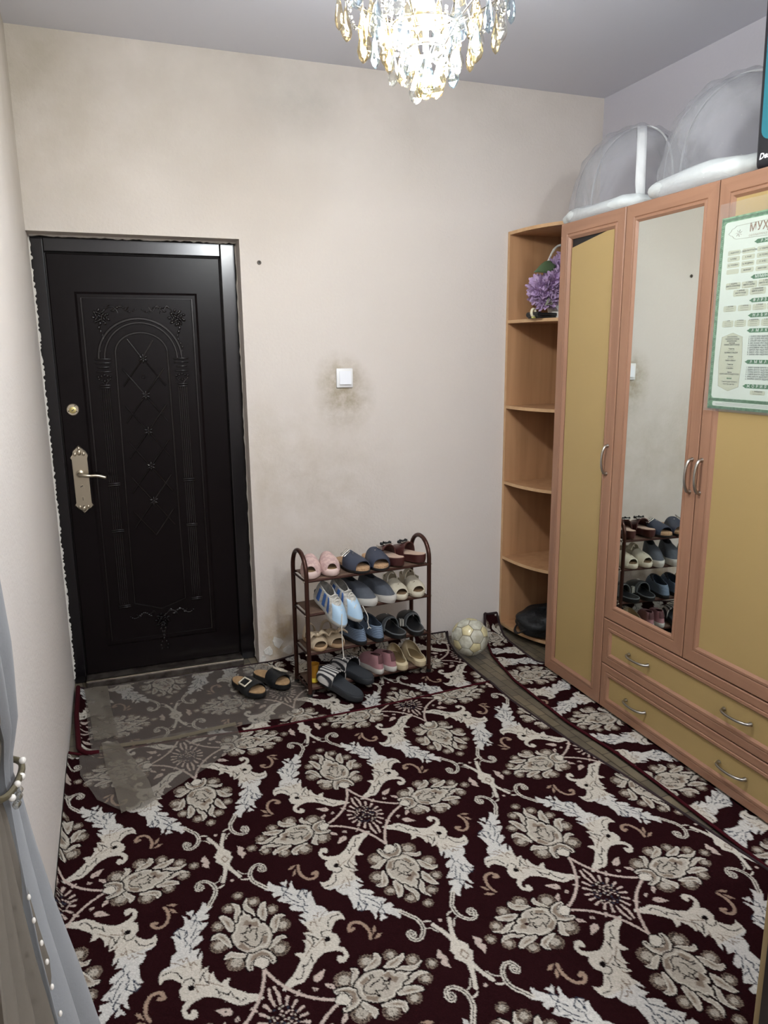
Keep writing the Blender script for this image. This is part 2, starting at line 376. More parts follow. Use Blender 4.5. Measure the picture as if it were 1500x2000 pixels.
def rose(cx, cz, s, flip):
    g = G(); r_ = random.Random(int(cx * 1000))
    for k in range(15):
        a = k * 2.4; d = .0065 * math.sqrt(k + .3)
        g.join(ball((0, 0, 0), .009, 6, (.5, .6, 1.2)).tr(Matrix.Translation((cx + s * d * math.cos(a) * 1.1, YD - .003, cz + s * d * math.sin(a))) @ Matrix.Rotation(a, 4, 'Y')))
    for k in range(16):
        t = k / 15; x = cx + flip * s * (.02 + .13 * t); z = cz + .035 - .02 * math.sin(t * PI * 3) * .6
        if k > 3: g.join(ball((x, YD, z), .006 * (1.2 - t * .6), 6, (1.6, .6, .8)))
        x2 = cx - flip * .008 * math.sin(t * 9) - flip * .01 * t; z2 = cz - .02 - .13 * t
        if k % 2: g.join(ball((x2, YD, z2), .0062 * (1.2 - t * .5), 6, (.9, .6, 1.4)))
    for k in range(9):
        a = 2 * PI * k / 9 + .4; d = .034 + .006 * r_.random()
        g.join(ball((0, 0, 0), .009, 6, (.7, .5, 1.0)).tr(Matrix.Translation((cx + d * .85 * math.cos(a), YD, cz + d * .85 * math.sin(a))) @ Matrix.Rotation(PI / 2 - a + .5, 4, 'Y')))
    g.join(tube([(cx + flip * (.03 + .035 * t), YD, cz + .04 + .012 * math.sin(t * 5)) for t in np.linspace(0, 2.6, 16)], .0026, 5))
    g.join(tube([(cx + flip * (.045 + .03 * math.cos(t)), YD, cz + .01 + .035 * math.sin(t)) for t in np.linspace(.2, 2.6, 10)], .0026, 5))
    return g
struct('corner_rose', rose(.262, 1.715, 1, 1), M_DOORE, leaf, 60)
struct('corner_rose', rose(.593, 1.714, 1, -1), M_DOORE, leaf, 60)
struct('lower_rose', rose(.43, .26, 1, 1).join(rose(.43, .26, 1, -1)), M_DOORE, leaf, 60)
YD = YD0
def yl(g, x, z, y=None):              # lathe standing out of the leaf towards the room
    return g.tr(Matrix.Translation((x, YD if y is None else y, z)) @ Matrix.Rotation(PI / 2, 4, 'X'))
lk = struct('lock_rose', yl(lathe([(.027, -.002), (.027, .004), (.024, .007), (.0001, .007)], 28), .110, 1.308), M_STEEL, door, 40)
struct('lock_cylinder', yl(lathe([(.015, .0), (.015, .010), (.012, .011), (.0001, .011)], 20), .110, 1.306), M_BRASS, lk, 40)
struct('keyhole', box(.103, .117, YD - .0125, YD - .010, 1.3045, 1.3075).tr(Matrix.Translation((.11, 0, 1.306)) @ Matrix.Rotation(-.6, 4, 'Y') @ Matrix.Translation((-.11, 0, -1.306))), M_BLACK, lk)
for dx, dz in ((-.018, -.006), (.016, -.008), (.012, .018)): struct('screw', yl(ball((0, 0, .007), .003, 6), .110 + dx, 1.308 + dz), M_DARKSTEEL, lk, 180)
pe = struct('peephole', yl(lathe([(.0095, -.01), (.0095, .006), (.006, .006), (.0055, .002), (.0001, .002)], 20), .425, 1.446), M_STEEL, door, 40)
struct('peephole_lens', yl(ball((0, 0, .0), .0056, 8), .425, 1.446), M_BLACK, pe, 180)
pl = [(.118, 1.145), (.132, 1.132), (.146, 1.118), (.156, 1.100), (.152, 1.088), (.154, .872), (.160, .862), (.150, .850), (.140, .846), (.132, .838), (.118, .828), (.106, .842), (.094, .850), (.080, .866), (.086, .876), (.084, 1.085), (.078, 1.093), (.090, 1.110), (.092, 1.122), (.106, 1.135)]
hp = struct('handle_plate', bprism([(x, -z) for x, z in pl], 0, .009, .004).tr(Matrix.Translation((0, YD, 0)) @ Matrix.Rotation(PI / 2, 4, 'X') @ Matrix.Diagonal((1, -1, 1, 1))), M_STEEL, door, 30)
for (x, z, r, rz_) in ((.118, 1.112, .010, 1.3), (.100, 1.105, .007, 1.3), (.137, 1.105, .007, 1.3), (.118, .850, .010, 1.3), (.101, .858, .007, 1.2), (.136, .858, .007, 1.2), (.118, 1.13, .006, 1.4)):
    struct('plate_scroll', ball((x, YD - .009, z), r, 8, (1, .45, rz_)), M_STEEL, hp, 180)
lev = spline([(.114, YD - .006, 1.014), (.114, YD - .04, 1.015), (.125, YD - .052, 1.014), (.155, YD - .054, 1.009), (.19, YD - .052, 1.007), (.228, YD - .05, .995)], 6)
struct('handle_lever', tube(lev, [.011] * 8 + [.0095] * 10 + [.008] * (len(lev) - 19) + [.005], 10), M_STEEL, hp, 60)
struct('handle_rose', yl(lathe([(.018, .008), (.018, .012), (.012, .016), (.0001, .016)], 20), .114, 1.014), M_STEEL, hp, 40)
cyl = struct('key_cylinder', loft([[(.117 + .011 * math.cos(a), y, .945 + .019 * math.sin(a)) for a in [2 * PI * k / 20 for k in range(20)]] for y in (YD - .006, YD - .015)]), M_STEEL, hp, 40)
struct('keyhole', box(.110, .124, YD - .0165, YD - .0145, .9555, .9585).tr(Matrix.Translation((.117, 0, .957)) @ Matrix.Rotation(-.5, 4, 'Y') @ Matrix.Translation((-.117, 0, -.957))), M_BLACK, hp)
struct('latch_button', loft([[(.117 + .008 * math.cos(a), y, .897 + .013 * math.sin(a)) for a in [2 * PI * k / 16 for k in range(16)]] for y in (YD - .006, YD - .012)]), M_STEEL, hp, 40)
struct('keyhole', box(.116, .118, YD - .0130, YD - .0115, .890, .904), M_BLACK, hp)
for z in (1.104, .862): struct('screw', yl(ball((0, 0, .009), .0035, 6), .118, z), M_DARKSTEEL, hp, 180)

# ------------------------------------------------------------------ carpets
TILE = {"a":0.4899,"b":0.6536,"leaf":[[-29,83],[-28,98],[-41,110],[-54,117],[-65,127],[-82,145],[-95,160],[-93,172],[-85,187],[-102,185],[-109,178],[-118,192],[-122,206],[-121,223],[-131,219],[-133,234],[-129,246],[-146,243],[-145,265],[-138,280],[-134,301],[-146,289],[-149,281],[-150,295],[-138,313],[-156,315],[-157,322],[-141,329],[-125,341],[-123,356],[-135,357],[-124,372],[-111,382],[-99,395],[-117,405],[-128,405],[-114,410],[-96,411],[-92,426],[-103,430],[-92,440],[-77,451],[-89,455],[-92,461],[-90,471],[-99,481],[-106,464],[-117,452],[-129,440],[-137,438],[-126,460],[-134,462],[-142,458],[-149,466],[-149,454],[-140,441],[-141,426],[-149,430],[-152,445],[-162,453],[-158,428],[-163,410],[-170,408],[-185,401],[-194,396],[-190,385],[-202,388],[-196,369],[-197,338],[-195,328],[-209,320],[-218,301],[-218,286],[-232,287],[-246,278],[-252,261],[-252,239],[-240,249],[-226,248],[-214,237],[-202,222],[-201,211],[-210,203],[-212,183],[-210,171],[-198,163],[-211,151],[-216,133],[-213,117],[-198,103],[-184,105],[-180,116],[-185,131],[-193,130],[-197,122],[-203,124],[-203,137],[-192,147],[-177,153],[-157,156],[-135,145],[-118,130],[-102,109],[-82,91],[-67,89],[-56,99],[-44,99]],"ll":[[[-242,267],[-222,268],[-206,258],[-198,234]],[[-126,167],[-122,157],[-102,135],[-95,143],[-91,124],[-78,104],[-66,105],[-66,109]],[[-137,236],[-147,224],[-146,203],[-138,191]],[[-149,225],[-160,206]],[[-198,221],[-190,228],[-176,227],[-171,214],[-176,205]],[[-149,294],[-150,283]],[[-124,164],[-121,141]]],"lb":[[[-141,433],[-128,444],[-125,428],[-146,396]],[[-128,407],[-133,390],[-147,367],[-153,360]],[[-159,389],[-161,371],[-171,366],[-166,344],[-173,336]],[[-136,362],[-153,344],[-160,339],[-159,323],[-165,311]],[[-194,396],[-181,406],[-179,367],[-189,391]],[[-177,405],[-160,390],[-166,377]],[[-141,426],[-123,411],[-119,395]],[[-122,378],[-135,374]]],"lt":[[[-199,297],[-189,298],[-185,285],[-176,298],[-171,267],[-161,276],[-157,262]],[[-218,298],[-199,286],[-183,267]],[[-173,268],[-171,253]],[[-169,177],[-172,203],[-139,185]],[[-132,219],[-139,195],[-109,167]],[[-144,253],[-153,235]]],"ld":[[[-188,205],[-180,206],[-173,198],[-175,188],[-187,189],[-191,196]]],"scroll":[[-85,457],[-69,482],[-57,502],[-54,531],[-62,552],[-76,567],[-93,568],[-103,554],[-102,538],[-93,534],[-86,544],[-91,554],[-97,550]],"pal":[[[-67,76],[-55,76],[-44,62],[-37,44],[-36,26],[-42,8],[-52,10],[-58,28],[-61,49]],[[-105,3],[-96,15],[-79,17],[-66,4],[-60,-16],[-59,-44],[-63,-46],[-71,-32],[-79,-12],[-89,2]],[[-87,-77],[-78,-64],[-66,-60],[-50,-72],[-29,-85],[-33,-93],[-52,-89],[-68,-77]],[[27,-85],[45,-73],[62,-61],[77,-61],[84,-75],[69,-72],[56,-81],[41,-90],[29,-93]],[[55,-44],[55,-16],[64,4],[80,16],[96,13],[103,5],[86,-1],[77,-21],[63,-42]],[[33,40],[40,57],[53,76],[66,79],[61,56],[58,30],[47,8],[41,15]],[[6,95],[21,115],[13,92],[19,76],[27,57],[25,37],[19,52],[8,66],[3,80]],[[-23,114],[-13,105],[-6,94],[-8,74],[-21,45],[-22,34],[-31,40],[-28,60],[-19,79],[-18,100]],[[-39,-131],[-35,-106],[-23,-88],[-4,-84],[14,-89],[29,-105],[35,-126],[32,-143],[25,-143],[22,-125],[12,-113],[-3,-108],[-19,-116],[-26,-128],[-30,-143],[-35,-141]],[[-51,-4],[-38,7],[-33,28],[-22,34],[-15,54],[-4,54],[-1,77],[2,57],[14,48],[14,28],[23,32],[33,19],[32,2],[43,2],[50,-19],[50,-47],[39,-72],[25,-87],[11,-81],[-9,-84],[-28,-77],[-44,-57],[-52,-31]],[[-20,-128],[-13,-114],[-2,-114],[10,-117],[18,-132],[12,-144],[-1,-150],[-11,-140]]],"pl":[[[-26,-8],[-13,-11],[-20,-25],[-12,-41],[-35,-36],[-22,-46],[-14,-63],[0,-72],[15,-64],[28,-37],[39,-36]],[[-10,-2],[-1,6],[4,-6],[-2,-16],[-8,-6]],[[4,-6],[20,-10],[12,-24],[12,-38],[3,-50]],[[-21,-13],[-10,-7]],[[25,-30],[39,-30]]],"pi":[[[-46,-50],[-32,-41],[-19,-68],[-2,-75],[-27,-73]],[[18,-70],[27,-42],[38,-47],[29,-70]],[[-14,18],[-1,35],[11,18],[27,16],[24,-7],[8,7]],[[-58,63],[-47,48],[-47,22],[-53,37]],[[-85,12],[-72,0],[-65,-27],[-75,-9]],[[64,-34],[71,-6],[83,6],[75,-16]],[[42,26],[49,52],[57,60],[49,28]],[[-28,-114],[-15,-96],[9,-93],[24,-108],[29,-132],[19,-113],[2,-103],[-18,-111]]],"pf":[[-36,97,15],[35,94,15],[76,43,15],[87,-26,18],[55,-105,21],[-77,43,15],[-89,-27,19],[-59,-101,22],[0,136,13],[34,-5,1]],"cross":[[-25,-11],[-9,15],[0,29],[13,20],[28,-13],[11,-37],[2,-52],[-7,-47]],"arm":[[[-1,22],[-8,66],[-27,112]],[[0,27],[9,68],[25,114]],[[1,-44],[-8,-86],[-27,-125]],[[1,-44],[10,-91],[27,-126]]],"cd":[[-8,-8],[4,4],[12,-17],[-1,-27]],"heart":[[[49,10],[69,-8],[67,-17],[52,-34],[50,-16],[45,-6]],[[-54,7],[-53,-8],[-48,-15],[-55,-34],[-70,-16],[-71,-11]]],"dot":[[0,118],[-1,-133],[-1,171],[91,-6]],"fr":[[[27,127],[38,135],[51,134]],[[25,84],[36,104],[49,110]],[[-46,134],[-26,125]],[[-47,106],[-25,80]],[[-48,-119],[-30,-101]],[[-48,-148],[-28,-135]],[[25,-98],[45,-126]],[[26,-137],[45,-146]]],"star":[[-5,155],[46,55],[147,-8],[61,-59],[-2,-182],[-75,-56],[-146,-11],[-43,62]],"sprig":[[[107,96],[127,103],[143,106],[125,79],[109,75],[102,82]],[[94,66],[107,56],[102,50],[92,53]],[[125,64],[144,53],[145,33],[136,41],[126,52]],[[145,-41],[150,-59],[138,-74],[123,-77],[128,-59]],[[98,-64],[106,-80],[96,-82]],[[108,-93],[122,-100],[138,-115],[119,-116],[104,-105]],[[-149,-54],[-131,-66],[-126,-85],[-143,-82],[-152,-72]],[[-108,-71],[-101,-84],[-110,-88]],[[-119,-94],[-105,-104],[-111,-118],[-134,-124],[-137,-118]],[[-119,95],[-105,90],[-104,72],[-118,76]],[[-110,56],[-102,45],[-109,41]],[[-135,55],[-121,54],[-126,36],[-145,23],[-148,42]]],"curl":[[288,-145],[294,-166],[292,-193],[280,-214],[261,-219],[249,-207],[248,-195],[259,-199]],"cl":[[[293,-138],[311,-139],[325,-150],[312,-153]],[[299,-154],[312,-165],[319,-184],[306,-176]]],"stem":[[-65,96],[-27,90]]}
def tile_image():
    RES = 750; a, b = TILE['a'], TILE['b']; Wd, Hd = int(2 * a * RES), int(2 * b * RES)
    K = lambda r, g_, b_: np.array(lin((r, g_, b_)), np.float32)
    BG, CREAM, BLUE, TAN, GREY, DK, NAVY, ROSE = K(34, 14, 16), K(184, 177, 165), K(186, 183, 177), K(122, 108, 95), K(162, 154, 142), K(20, 14, 15), K(44, 50, 62), K(142, 120, 104)
    PINK = K(174, 158, 148)
    im = np.empty((Hd, Wd, 3), np.float32); im[:] = BG
    def put(mask, x0, y0, col):
        yy, xx = np.nonzero(mask); im[(yy + y0) % Hd, (xx + x0) % Wd] = col if col.ndim == 1 else col[yy, xx]
    def fill(P, col):
        P = np.asarray(P, np.float64) * RES / 1000
        x0, y0 = np.floor(P.min(0)).astype(int) - 1; x1, y1 = np.ceil(P.max(0)).astype(int) + 1
        X, Y = np.meshgrid(np.arange(x0, x1) + .5, np.arange(y0, y1) + .5); ins = np.zeros(X.shape, bool)
        for (ax, ay), (bx, by) in zip(P, np.roll(P, -1, 0)):
            if ay == by: continue
            ins ^= ((ay > Y) != (by > Y)) & (X < (bx - ax) * (Y - ay) / (by - ay) + ax)
        put(ins, x0, y0, col)
    def stroke(P, w, col, w1=None, closed=False):
        P = np.asarray(P, np.float64) * RES / 1000; w = w * RES / 1000; w1 = w if w1 is None else w1 * RES / 1000
        if closed: P = np.vstack([P, P[:1]])
        m = max(w, w1) + 1; x0, y0 = np.floor(P.min(0) - m).astype(int); x1, y1 = np.ceil(P.max(0) + m).astype(int)
        X, Y = np.meshgrid(np.arange(x0, x1) + .5, np.arange(y0, y1) + .5); ins = np.zeros(X.shape, bool); n = len(P) - 1
        for k in range(n):
            (ax, ay), (bx, by) = P[k], P[k + 1]; dx, dy = bx - ax, by - ay; L = dx * dx + dy * dy + 1e-9
            t = np.clip(((X - ax) * dx + (Y - ay) * dy) / L, 0, 1); d = (X - ax - t * dx) ** 2 + (Y - ay - t * dy) ** 2
            r = (w + (w1 - w) * (k + t) / n); ins |= d < r * r
        put(ins, x0, y0, col)
    rg = np.random.default_rng(5)
    def dots(c, r):
        """a dusty little floret, speckled round its rim"""
        n = int(2 * r * RES / 1000) + 3; Y, X = np.mgrid[0:n, 0:n]; d = np.hypot(X - n / 2, Y - n / 2) / (r * RES / 1000)
        nz = rg.random((n, n)); col = np.where((d > .55)[..., None], np.where((nz < .45)[..., None], DK, TAN), np.where((nz < .1)[..., None], DK, GREY))
        put((d < 1) & ~((d > .8) & (nz < .4)), int(c[0] * RES / 1000 - n / 2), int(c[1] * RES / 1000 - n / 2), col)
    A, B = a * 1000, b * 1000
    def each():
        for ox, oy in ((0, 0), (A, B)):
            for sx in (1, -1):
                for sy in (1, -1):
                    yield lambda L: [(ox + sx * p[0], oy + sy * p[1]) for p in L]
    cs = lambda L: [(p[0], p[1]) for p in spline([(*q, 0) for q in L], 4)]
    for f in each():                                        # acanthus leaves, scrolls, stems
        stroke(f(TILE['stem']), 5, CREAM, 4)
        lf = np.array(TILE['leaf'])
        fill(f(lf), CREAM)
        up = lf[lf[:, 1] > 255]
        ins = [p for p in TILE['leaf'] if p[1] > 268]
        fill(f(ins), BLUE)
        for q in TILE['lb']: stroke(f(q), 1.5, NAVY)
        for q in TILE['lt']: stroke(f(q), 1.4, TAN)
        for q in TILE['ld']: fill(f(q), DK)
        for q in TILE['ll']: stroke(f(q), 1.5, DK)
        s = cs(TILE['scroll']); stroke(f(s), 6.8, CREAM, 4.6); stroke(f(s), 1.5, DK, 1.2)
        cl = cs(TILE['curl']); stroke(f(cl), 4.5, ROSE, 5.5)
        for q in TILE['cl']: fill(f(q), ROSE)
    for ox, oy in ((A, 0), (0, B), (-A, 0), (0, -B)):
        if (ox, oy) in ((-A, 0), (0, -B)): continue
        for sx in (1, -1):
            for sy in (1, -1):
                g = lambda L: [(ox + sx * p[0], oy + sy * p[1]) for p in L]
                for q in TILE['arm'][:2]: stroke(cs([g(q)[0], g(q)[1], g(q)[2]]), 7, CREAM, 5)
                fill(g(TILE['cross']), CREAM)
                for q in TILE['heart'][:1]: fill(g(q), PINK)
                for q in TILE['dot'][:1]: stroke(g([q, q]), 5.5, PINK)
                for q in TILE['fr'][:3]: stroke(g(q), 2.0, CREAM, 1.3)
        g = lambda L: [(ox + p[0], oy + p[1]) for p in L]
        stroke(g(TILE['cd']), 1.8, TAN, closed=True)
    for ox, oy in ((0, 0), (A, B)):                         # stars
        g = lambda L: [(ox + p[0], oy + p[1]) for p in L]
        st = TILE['star']; tip = [(0, 172), (150, 0), (0, -172), (-150, 0)]; 
        pts = []
        for k in range(4):
            p, q = np.array(tip[k]), np.array(tip[(k + 1) % 4]); m = (p + q) / 2 * .74
            for t in np.linspace(0, 1, 9)[:-1]: pts.append(tuple((1 - t) ** 2 * p + 2 * t * (1 - t) * (2 * m - (p + q) / 2) + t * t * q))
        stroke(g(pts), 4.3, PINK, closed=True)
        for sx in (1, -1):
            for sy in (1, -1):
                stroke(g([(sx * 52, sy * 60), (sx * 62, sy * 71)]), 4, PINK, 2.5)
                for q in TILE['sprig'][:3]: fill([(ox + sx * abs(p[0]), oy + sy * abs(p[1])) for p in q], PINK)
                for q in TILE['sprig'][:3]:
                    c_ = np.mean(np.abs(np.array(q)), 0); stroke([(ox + sx * c_[0], oy + sy * c_[1])] * 2, 2, DK)
        for k in range(18):
            an = 2 * PI * k / 18; ca, sa = math.cos(an), math.sin(an); e = 1 + .35 * abs(sa)
            stroke(g([(40 * ca, 40 * sa * e), (58 * ca, 58 * sa * e)]), 2.6, PINK, 4.6)
        for sy in (1, -1):
            for dx in (-11, 11): stroke(g([(dx, sy * 80), (dx * .6, sy * 108)]), 4, PINK, 3.5)
        for k in range(70):
            an = k * 2.4; d = 5.0 * math.sqrt(k); p = (d * math.cos(an), d * math.sin(an) * 1.15); stroke(g([p, p]), 3.2, (DK, GREY, NAVY, PINK)[int(rg.integers(4))])
    def palmette(M):
        P = lambda L: [M(p) for p in L]
        for x, y, r in TILE['pf']: dots(M((x, y)), r * 1.3)
        for q in TILE['pal']:
            c_ = np.mean(np.array(q, float), 0); q = [c_ + (np.array(p) - c_) * (1.12 if len(q) < 20 else 1.06) for p in q]
            fill(P(q), GREY)
            stroke(P(q), 2.1, DK, closed=True)
            c_ = np.mean(np.array(q, float), 0)
            stroke(P([c_ + (np.array(p) - c_) * .86 for p in q]), 1.8, CREAM, closed=True)
        for q in TILE['pi']: fill(P(q), TAN)
        c_ = np.mean(np.array(TILE['pal'][10], float), 0); fill(P(TILE['pal'][10]), CREAM)
        for q in TILE['pl']: stroke(P(q), 1.6, DK)
        stroke([M((4, 8)), M((4, 8))], 5, BG)
    for ox, oy in ((0, 0), (A, B)):
        for sg in (1, -1):
            palmette(lambda p: (ox + p[0], oy + sg * (B / 2 + p[1])))
            palmette(lambda p: (ox + sg * (.555 * A + p[1] * .93), oy + p[0] * .93))
    return im, RES
TIM, TRES = tile_image()
def sample(x, y, M, jit=.0008):
    """colour of the pile at floor points; M = (origin, unit along the rows, unit across)"""
    (ox, oy), (ux, uy), (vx, vy) = M; det = ux * vy - uy * vx
    dx, dy = x - ox, y - oy; s = (dx * vy - dy * vx) / det; t = (ux * dy - uy * dx) / det
    r = np.random.default_rng(1); s = s + r.normal(0, jit, s.shape); t = t + r.normal(0, jit, t.shape)
    h, w_ = TIM.shape[:2]; fs, ft = s * TRES - .5, t * TRES - .5
    i0, j0 = np.floor(fs).astype(int), np.floor(ft).astype(int); a, b = (fs - i0)[..., None], (ft - j0)[..., None]
    g = lambda j, i: TIM[j % h, i % w_]
    c = g(j0, i0) * (1 - a) * (1 - b) + g(j0, i0 + 1) * a * (1 - b) + g(j0 + 1, i0) * (1 - a) * b + g(j0 + 1, i0 + 1) * a * b
    n = r.random(s.shape)[..., None].astype(np.float32)
    return c * (.82 + .36 * n)
def carpet(name, X, Y, Z, M, parent=None):
    ny, nx = X.shape; co = np.stack([X, Y, Z], -1).reshape(-1, 3).astype(np.float32)
    idx = np.arange(ny * nx).reshape(ny, nx)
    q = np.stack([idx[:-1, :-1], idx[:-1, 1:], idx[1:, 1:], idx[1:, :-1]], -1).reshape(-1, 4).astype(np.int32)
    me = bpy.data.meshes.new(name); me.vertices.add(len(co)); me.vertices.foreach_set('co', co.ravel())
    me.loops.add(q.size); me.loops.foreach_set('vertex_index', q.ravel()); me.polygons.add(len(q))
    me.polygons.foreach_set('loop_start', np.arange(0, q.size, 4, dtype=np.int32)); me.update()
    col = np.ones((len(co), 4), np.float32); col[:, :3] = sample(X, Y, M).reshape(-1, 3)
    at = me.attributes.new('pile', 'FLOAT_COLOR', 'POINT'); at.data.foreach_set('color', col.ravel())
    me.materials.append(M_PILE); o = bpy.data.objects.new(name, me); C.objects.link(o)
    if parent: o.parent = parent
    return o
def mesh2(x0f, x1f, vs, yf, zf, dx):
    """grid between two edge curves; vs runs away from the door"""
    vs = np.asarray(vs); a = x0f(vs); b = x1f(vs); n = int(np.max(b - a) / dx) + 2; u = np.linspace(0, 1, n)
    X = a[:, None] + (b - a)[:, None] * u[None]; Y = yf(X, vs[:, None] + 0 * X); return X, Y, zf(X, Y)
ai = lambda xs, ys: (lambda v: np.interp(v, xs, ys))
A_, B_ = TILE['a'], TILE['b']
# big carpet; its rows run 5 degrees off the wall
MAIN = ((.9728, -1.4019), (.48782 / A_, .0446 / A_), (-.04668 / B_, .65193 / B_))
v = -np.concatenate([np.arange(.655, 1.5, .0032), np.arange(1.5, 2.75, .0025), np.arange(2.75, 3.6, .012)])
mx1 = ai([-3.6, -2.6, -2.1, -1.74, -1.49, -1.198, -.842, -.249, 0], [2.03, 2.03, 2.026, 1.985, 1.945, 1.900, 1.865, 1.868, 1.868])
bump_ = lambda X, Y: .0012 * np.sin(X * 9 + Y * 4) + .001 * np.sin(Y * 13 - X * 5)
seam = lambda X: np.interp(X, [0, .3, .74, 1.2, 1.9], [.012, .005, -.030, -.024, .026])
mz = lambda X, Y: .0035 + bump_(X, Y) + .028 * np.exp(-((X - .002) / .012) ** 2)
X, Y, Z = mesh2(lambda q: q * 0 + .004, mx1, v, lambda X, q: q + seam(X) * np.clip((q + 1.6) / .9, 0, 1), mz, .0026)
main = carpet('carpet', X, Y, Z, MAIN); tag(main, 'large maroon carpet with cream palmettes and scrolls covering most of the floor', 'carpet')
edge = lambda X, Y, Z, sl, st=12: [(float(a), float(b), float(c)) for a, b, c in zip(X[sl][::st], Y[sl][::st], Z[sl][::st])]
link('binding', tube(edge(X, Y, Z, (0, slice(None)), 30), .0055, 6), M_BIND, main, 180)
link('binding', tube(edge(X, Y, Z, (slice(None), -1)), .005, 6), M_BINDK, main, 180)
# narrow carpet by the door
REAR = ((.428, -.415), (.9962, .085), (-.075, .9972)); REAR = ((REAR[0][0] + A_ * .9962, REAR[0][1] + A_ * .085), REAR[1], REAR[2])
v = -np.concatenate([np.arange(.004, .67, .004)])
rx0 = ai([-.67, -.6, -.3, 0], [.075, .04, .022, .02]); rx1 = ai([-.67, -.49, -.249, -.1, 0], [1.865, 1.866, 1.869, 1.90, 1.935])
rz = lambda X, Y: -.0015 + bump_(X, Y) * .7 + .020 * np.exp(-((X - rx0(Y)) / .02) ** 2) + np.clip((X - .95) / .15, 0, 1) * .024 * np.exp(-(Y / .02) ** 2)
X, Y, Z = mesh2(rx0, rx1, v, lambda X, q: q, rz, .0034)
rear = carpet('carpet', X, Y, Z, REAR); tag(rear, 'narrow maroon carpet strip along the door wall under the shoe rack', 'carpet')
link('binding', tube(edge(X, Y, Z, (0, slice(None)), 14), .005, 6), M_BINDK, rear, 180)
link('binding', tube(edge(X, Y, Z, (slice(None), -1), 8), .006, 6), M_BINDK, rear, 180)
link('binding', tube(spline(edge(X, Y, Z, (slice(None), 0), 10) + [(.085, -.655, .016), (.115, -.652, .012)], 3), .0105, 8), M_BIND, rear, 180)
# runner along the wardrobe
RUN = ((2.122 + B_ / 2, -.62), (.0, -1.0), (1., 0.)); RUN = ((2.122 - B_ / 2, -.625), (0., -1.), (1., 0.))
v = -np.concatenate([np.arange(.006, 2.5, .0042), np.arange(2.5, 3.4, .02)])
ux0 = ai([-3.4, -2.1, -1.6, -1.37, -1.09, -.655, -.35, -.1, 0], [2.036, 2.034, 2.03, 2.022, 1.985, 1.985, 2.03, 2.12, 2.17])
ux1 = ai([-3.4, -.575, -.5, -.2, 0], [2.30, 2.30, 2.205, 2.215, 2.245])
uz = lambda X, Y: -.0035 + .1 * np.clip((Y + .13) / .13, 0, 1) ** 1.6 + .3 * bump_(X, Y) + .006 * np.exp(-((X - ux0(Y)) / .012) ** 2)
X, Y, Z = mesh2(ux0, ux1, v, lambda X, q: q, uz, .0034)
run = carpet('carpet_runner', X, Y, Z, RUN); tag(run, 'maroon carpet runner along the wardrobe with its far end turned up the wall', 'carpet')
link('binding', tube(edge(X, Y, Z, (slice(None), 0), 10), .006, 6), M_BIND, run, 180)
link('binding', tube(edge(X, Y, Z, (0, slice(None)), 4), .007, 6), M_BINDK, run, 180)
link('binding', tube(edge(X, Y, Z, (slice(0, 40), 0), 5), .0075, 6), M_BINDK, run, 180)
link('binding', tube(edge(X, Y, Z, (slice(0, 140), -1), 8), .006, 6), M_BINDK, run, 180)

# clear plastic laid over the carpet by the door
M_SHEET = film_mat('dusty_clear_plastic', .80, (120, 112, 104), .16, (7, .25, .02))
M_CREASE = film_mat('dull_folded_plastic', .68, (120, 112, 100), .3, (18, .4, .01))
M_TAPE = film_mat('yellowed_tape', .55, (122, 112, 92), .3, (30, .4, .005))
def patch(L_, R_, nu, nv, z0, am, sd):
    L_ = [Vector(p) for p in L_]; R_ = [Vector(p) for p in R_]
    def at(P, t):
        t *= len(P) - 1; i = min(int(t), len(P) - 2); return P[i].lerp(P[i + 1], t - i)
    def f(u, v_, dz=0):
        a, b = at(L_, v_), at(R_, v_); p = a.lerp(b, u)
        return (p.x, p.y, z0 + dz + am * (math.sin(p.x * 23 + sd) * math.sin(p.y * 19 + sd * 2) * .5 + .5) * (1 + math.sin(p.x * 61 + p.y * 47 + sd)) * .5)
    return grid(nu, nv, lambda u, v_: f(u, v_))
sheet = link('plastic_sheet', patch([(.05, -.005), (.06, -.25), (.075, -.5), (.09, -.63)], [(.875, -.03), (1.0, -.16), (1.07, -.42), (.90, -.625)], 44, 34, .004, .006, 1.), M_SHEET, None, 180)
tag(sheet, 'dusty clear plastic sheet lying over the carpet in front of the door', 'plastic sheet')
link('sheet_flap', patch([(.04, -.61), (.05, -.80), (.11, -.99), (.20, -1.10)], [(.66, -.60), (.66, -.78), (.50, -.92), (.26, -1.10)], 34, 30, .0105, .005, 2.), M_SHEET, sheet, 180)
link('folded_strip', patch([(.045, -.02), (.075, -.28), (.095, -.55)], [(.15, -.02), (.165, -.28), (.19, -.54)], 8, 24, .012, .004, 3.), M_CREASE, sheet, 180)
link('folded_strip', patch([(.125, -.60), (.14, -.78), (.17, -.95), (.19, -1.12)], [(.185, -.60), (.245, -.78), (.29, -.95), (.305, -1.06)], 8, 26, .019, .010, 4.), M_CREASE, sheet, 180)
link('tape_strip', patch([(.12, -.615), (.40, -.640), (.66, -.612)], [(.12, -.645), (.40, -.668), (.66, -.640)], 3, 26, .0175, .001, 5.), M_TAPE, sheet, 180)
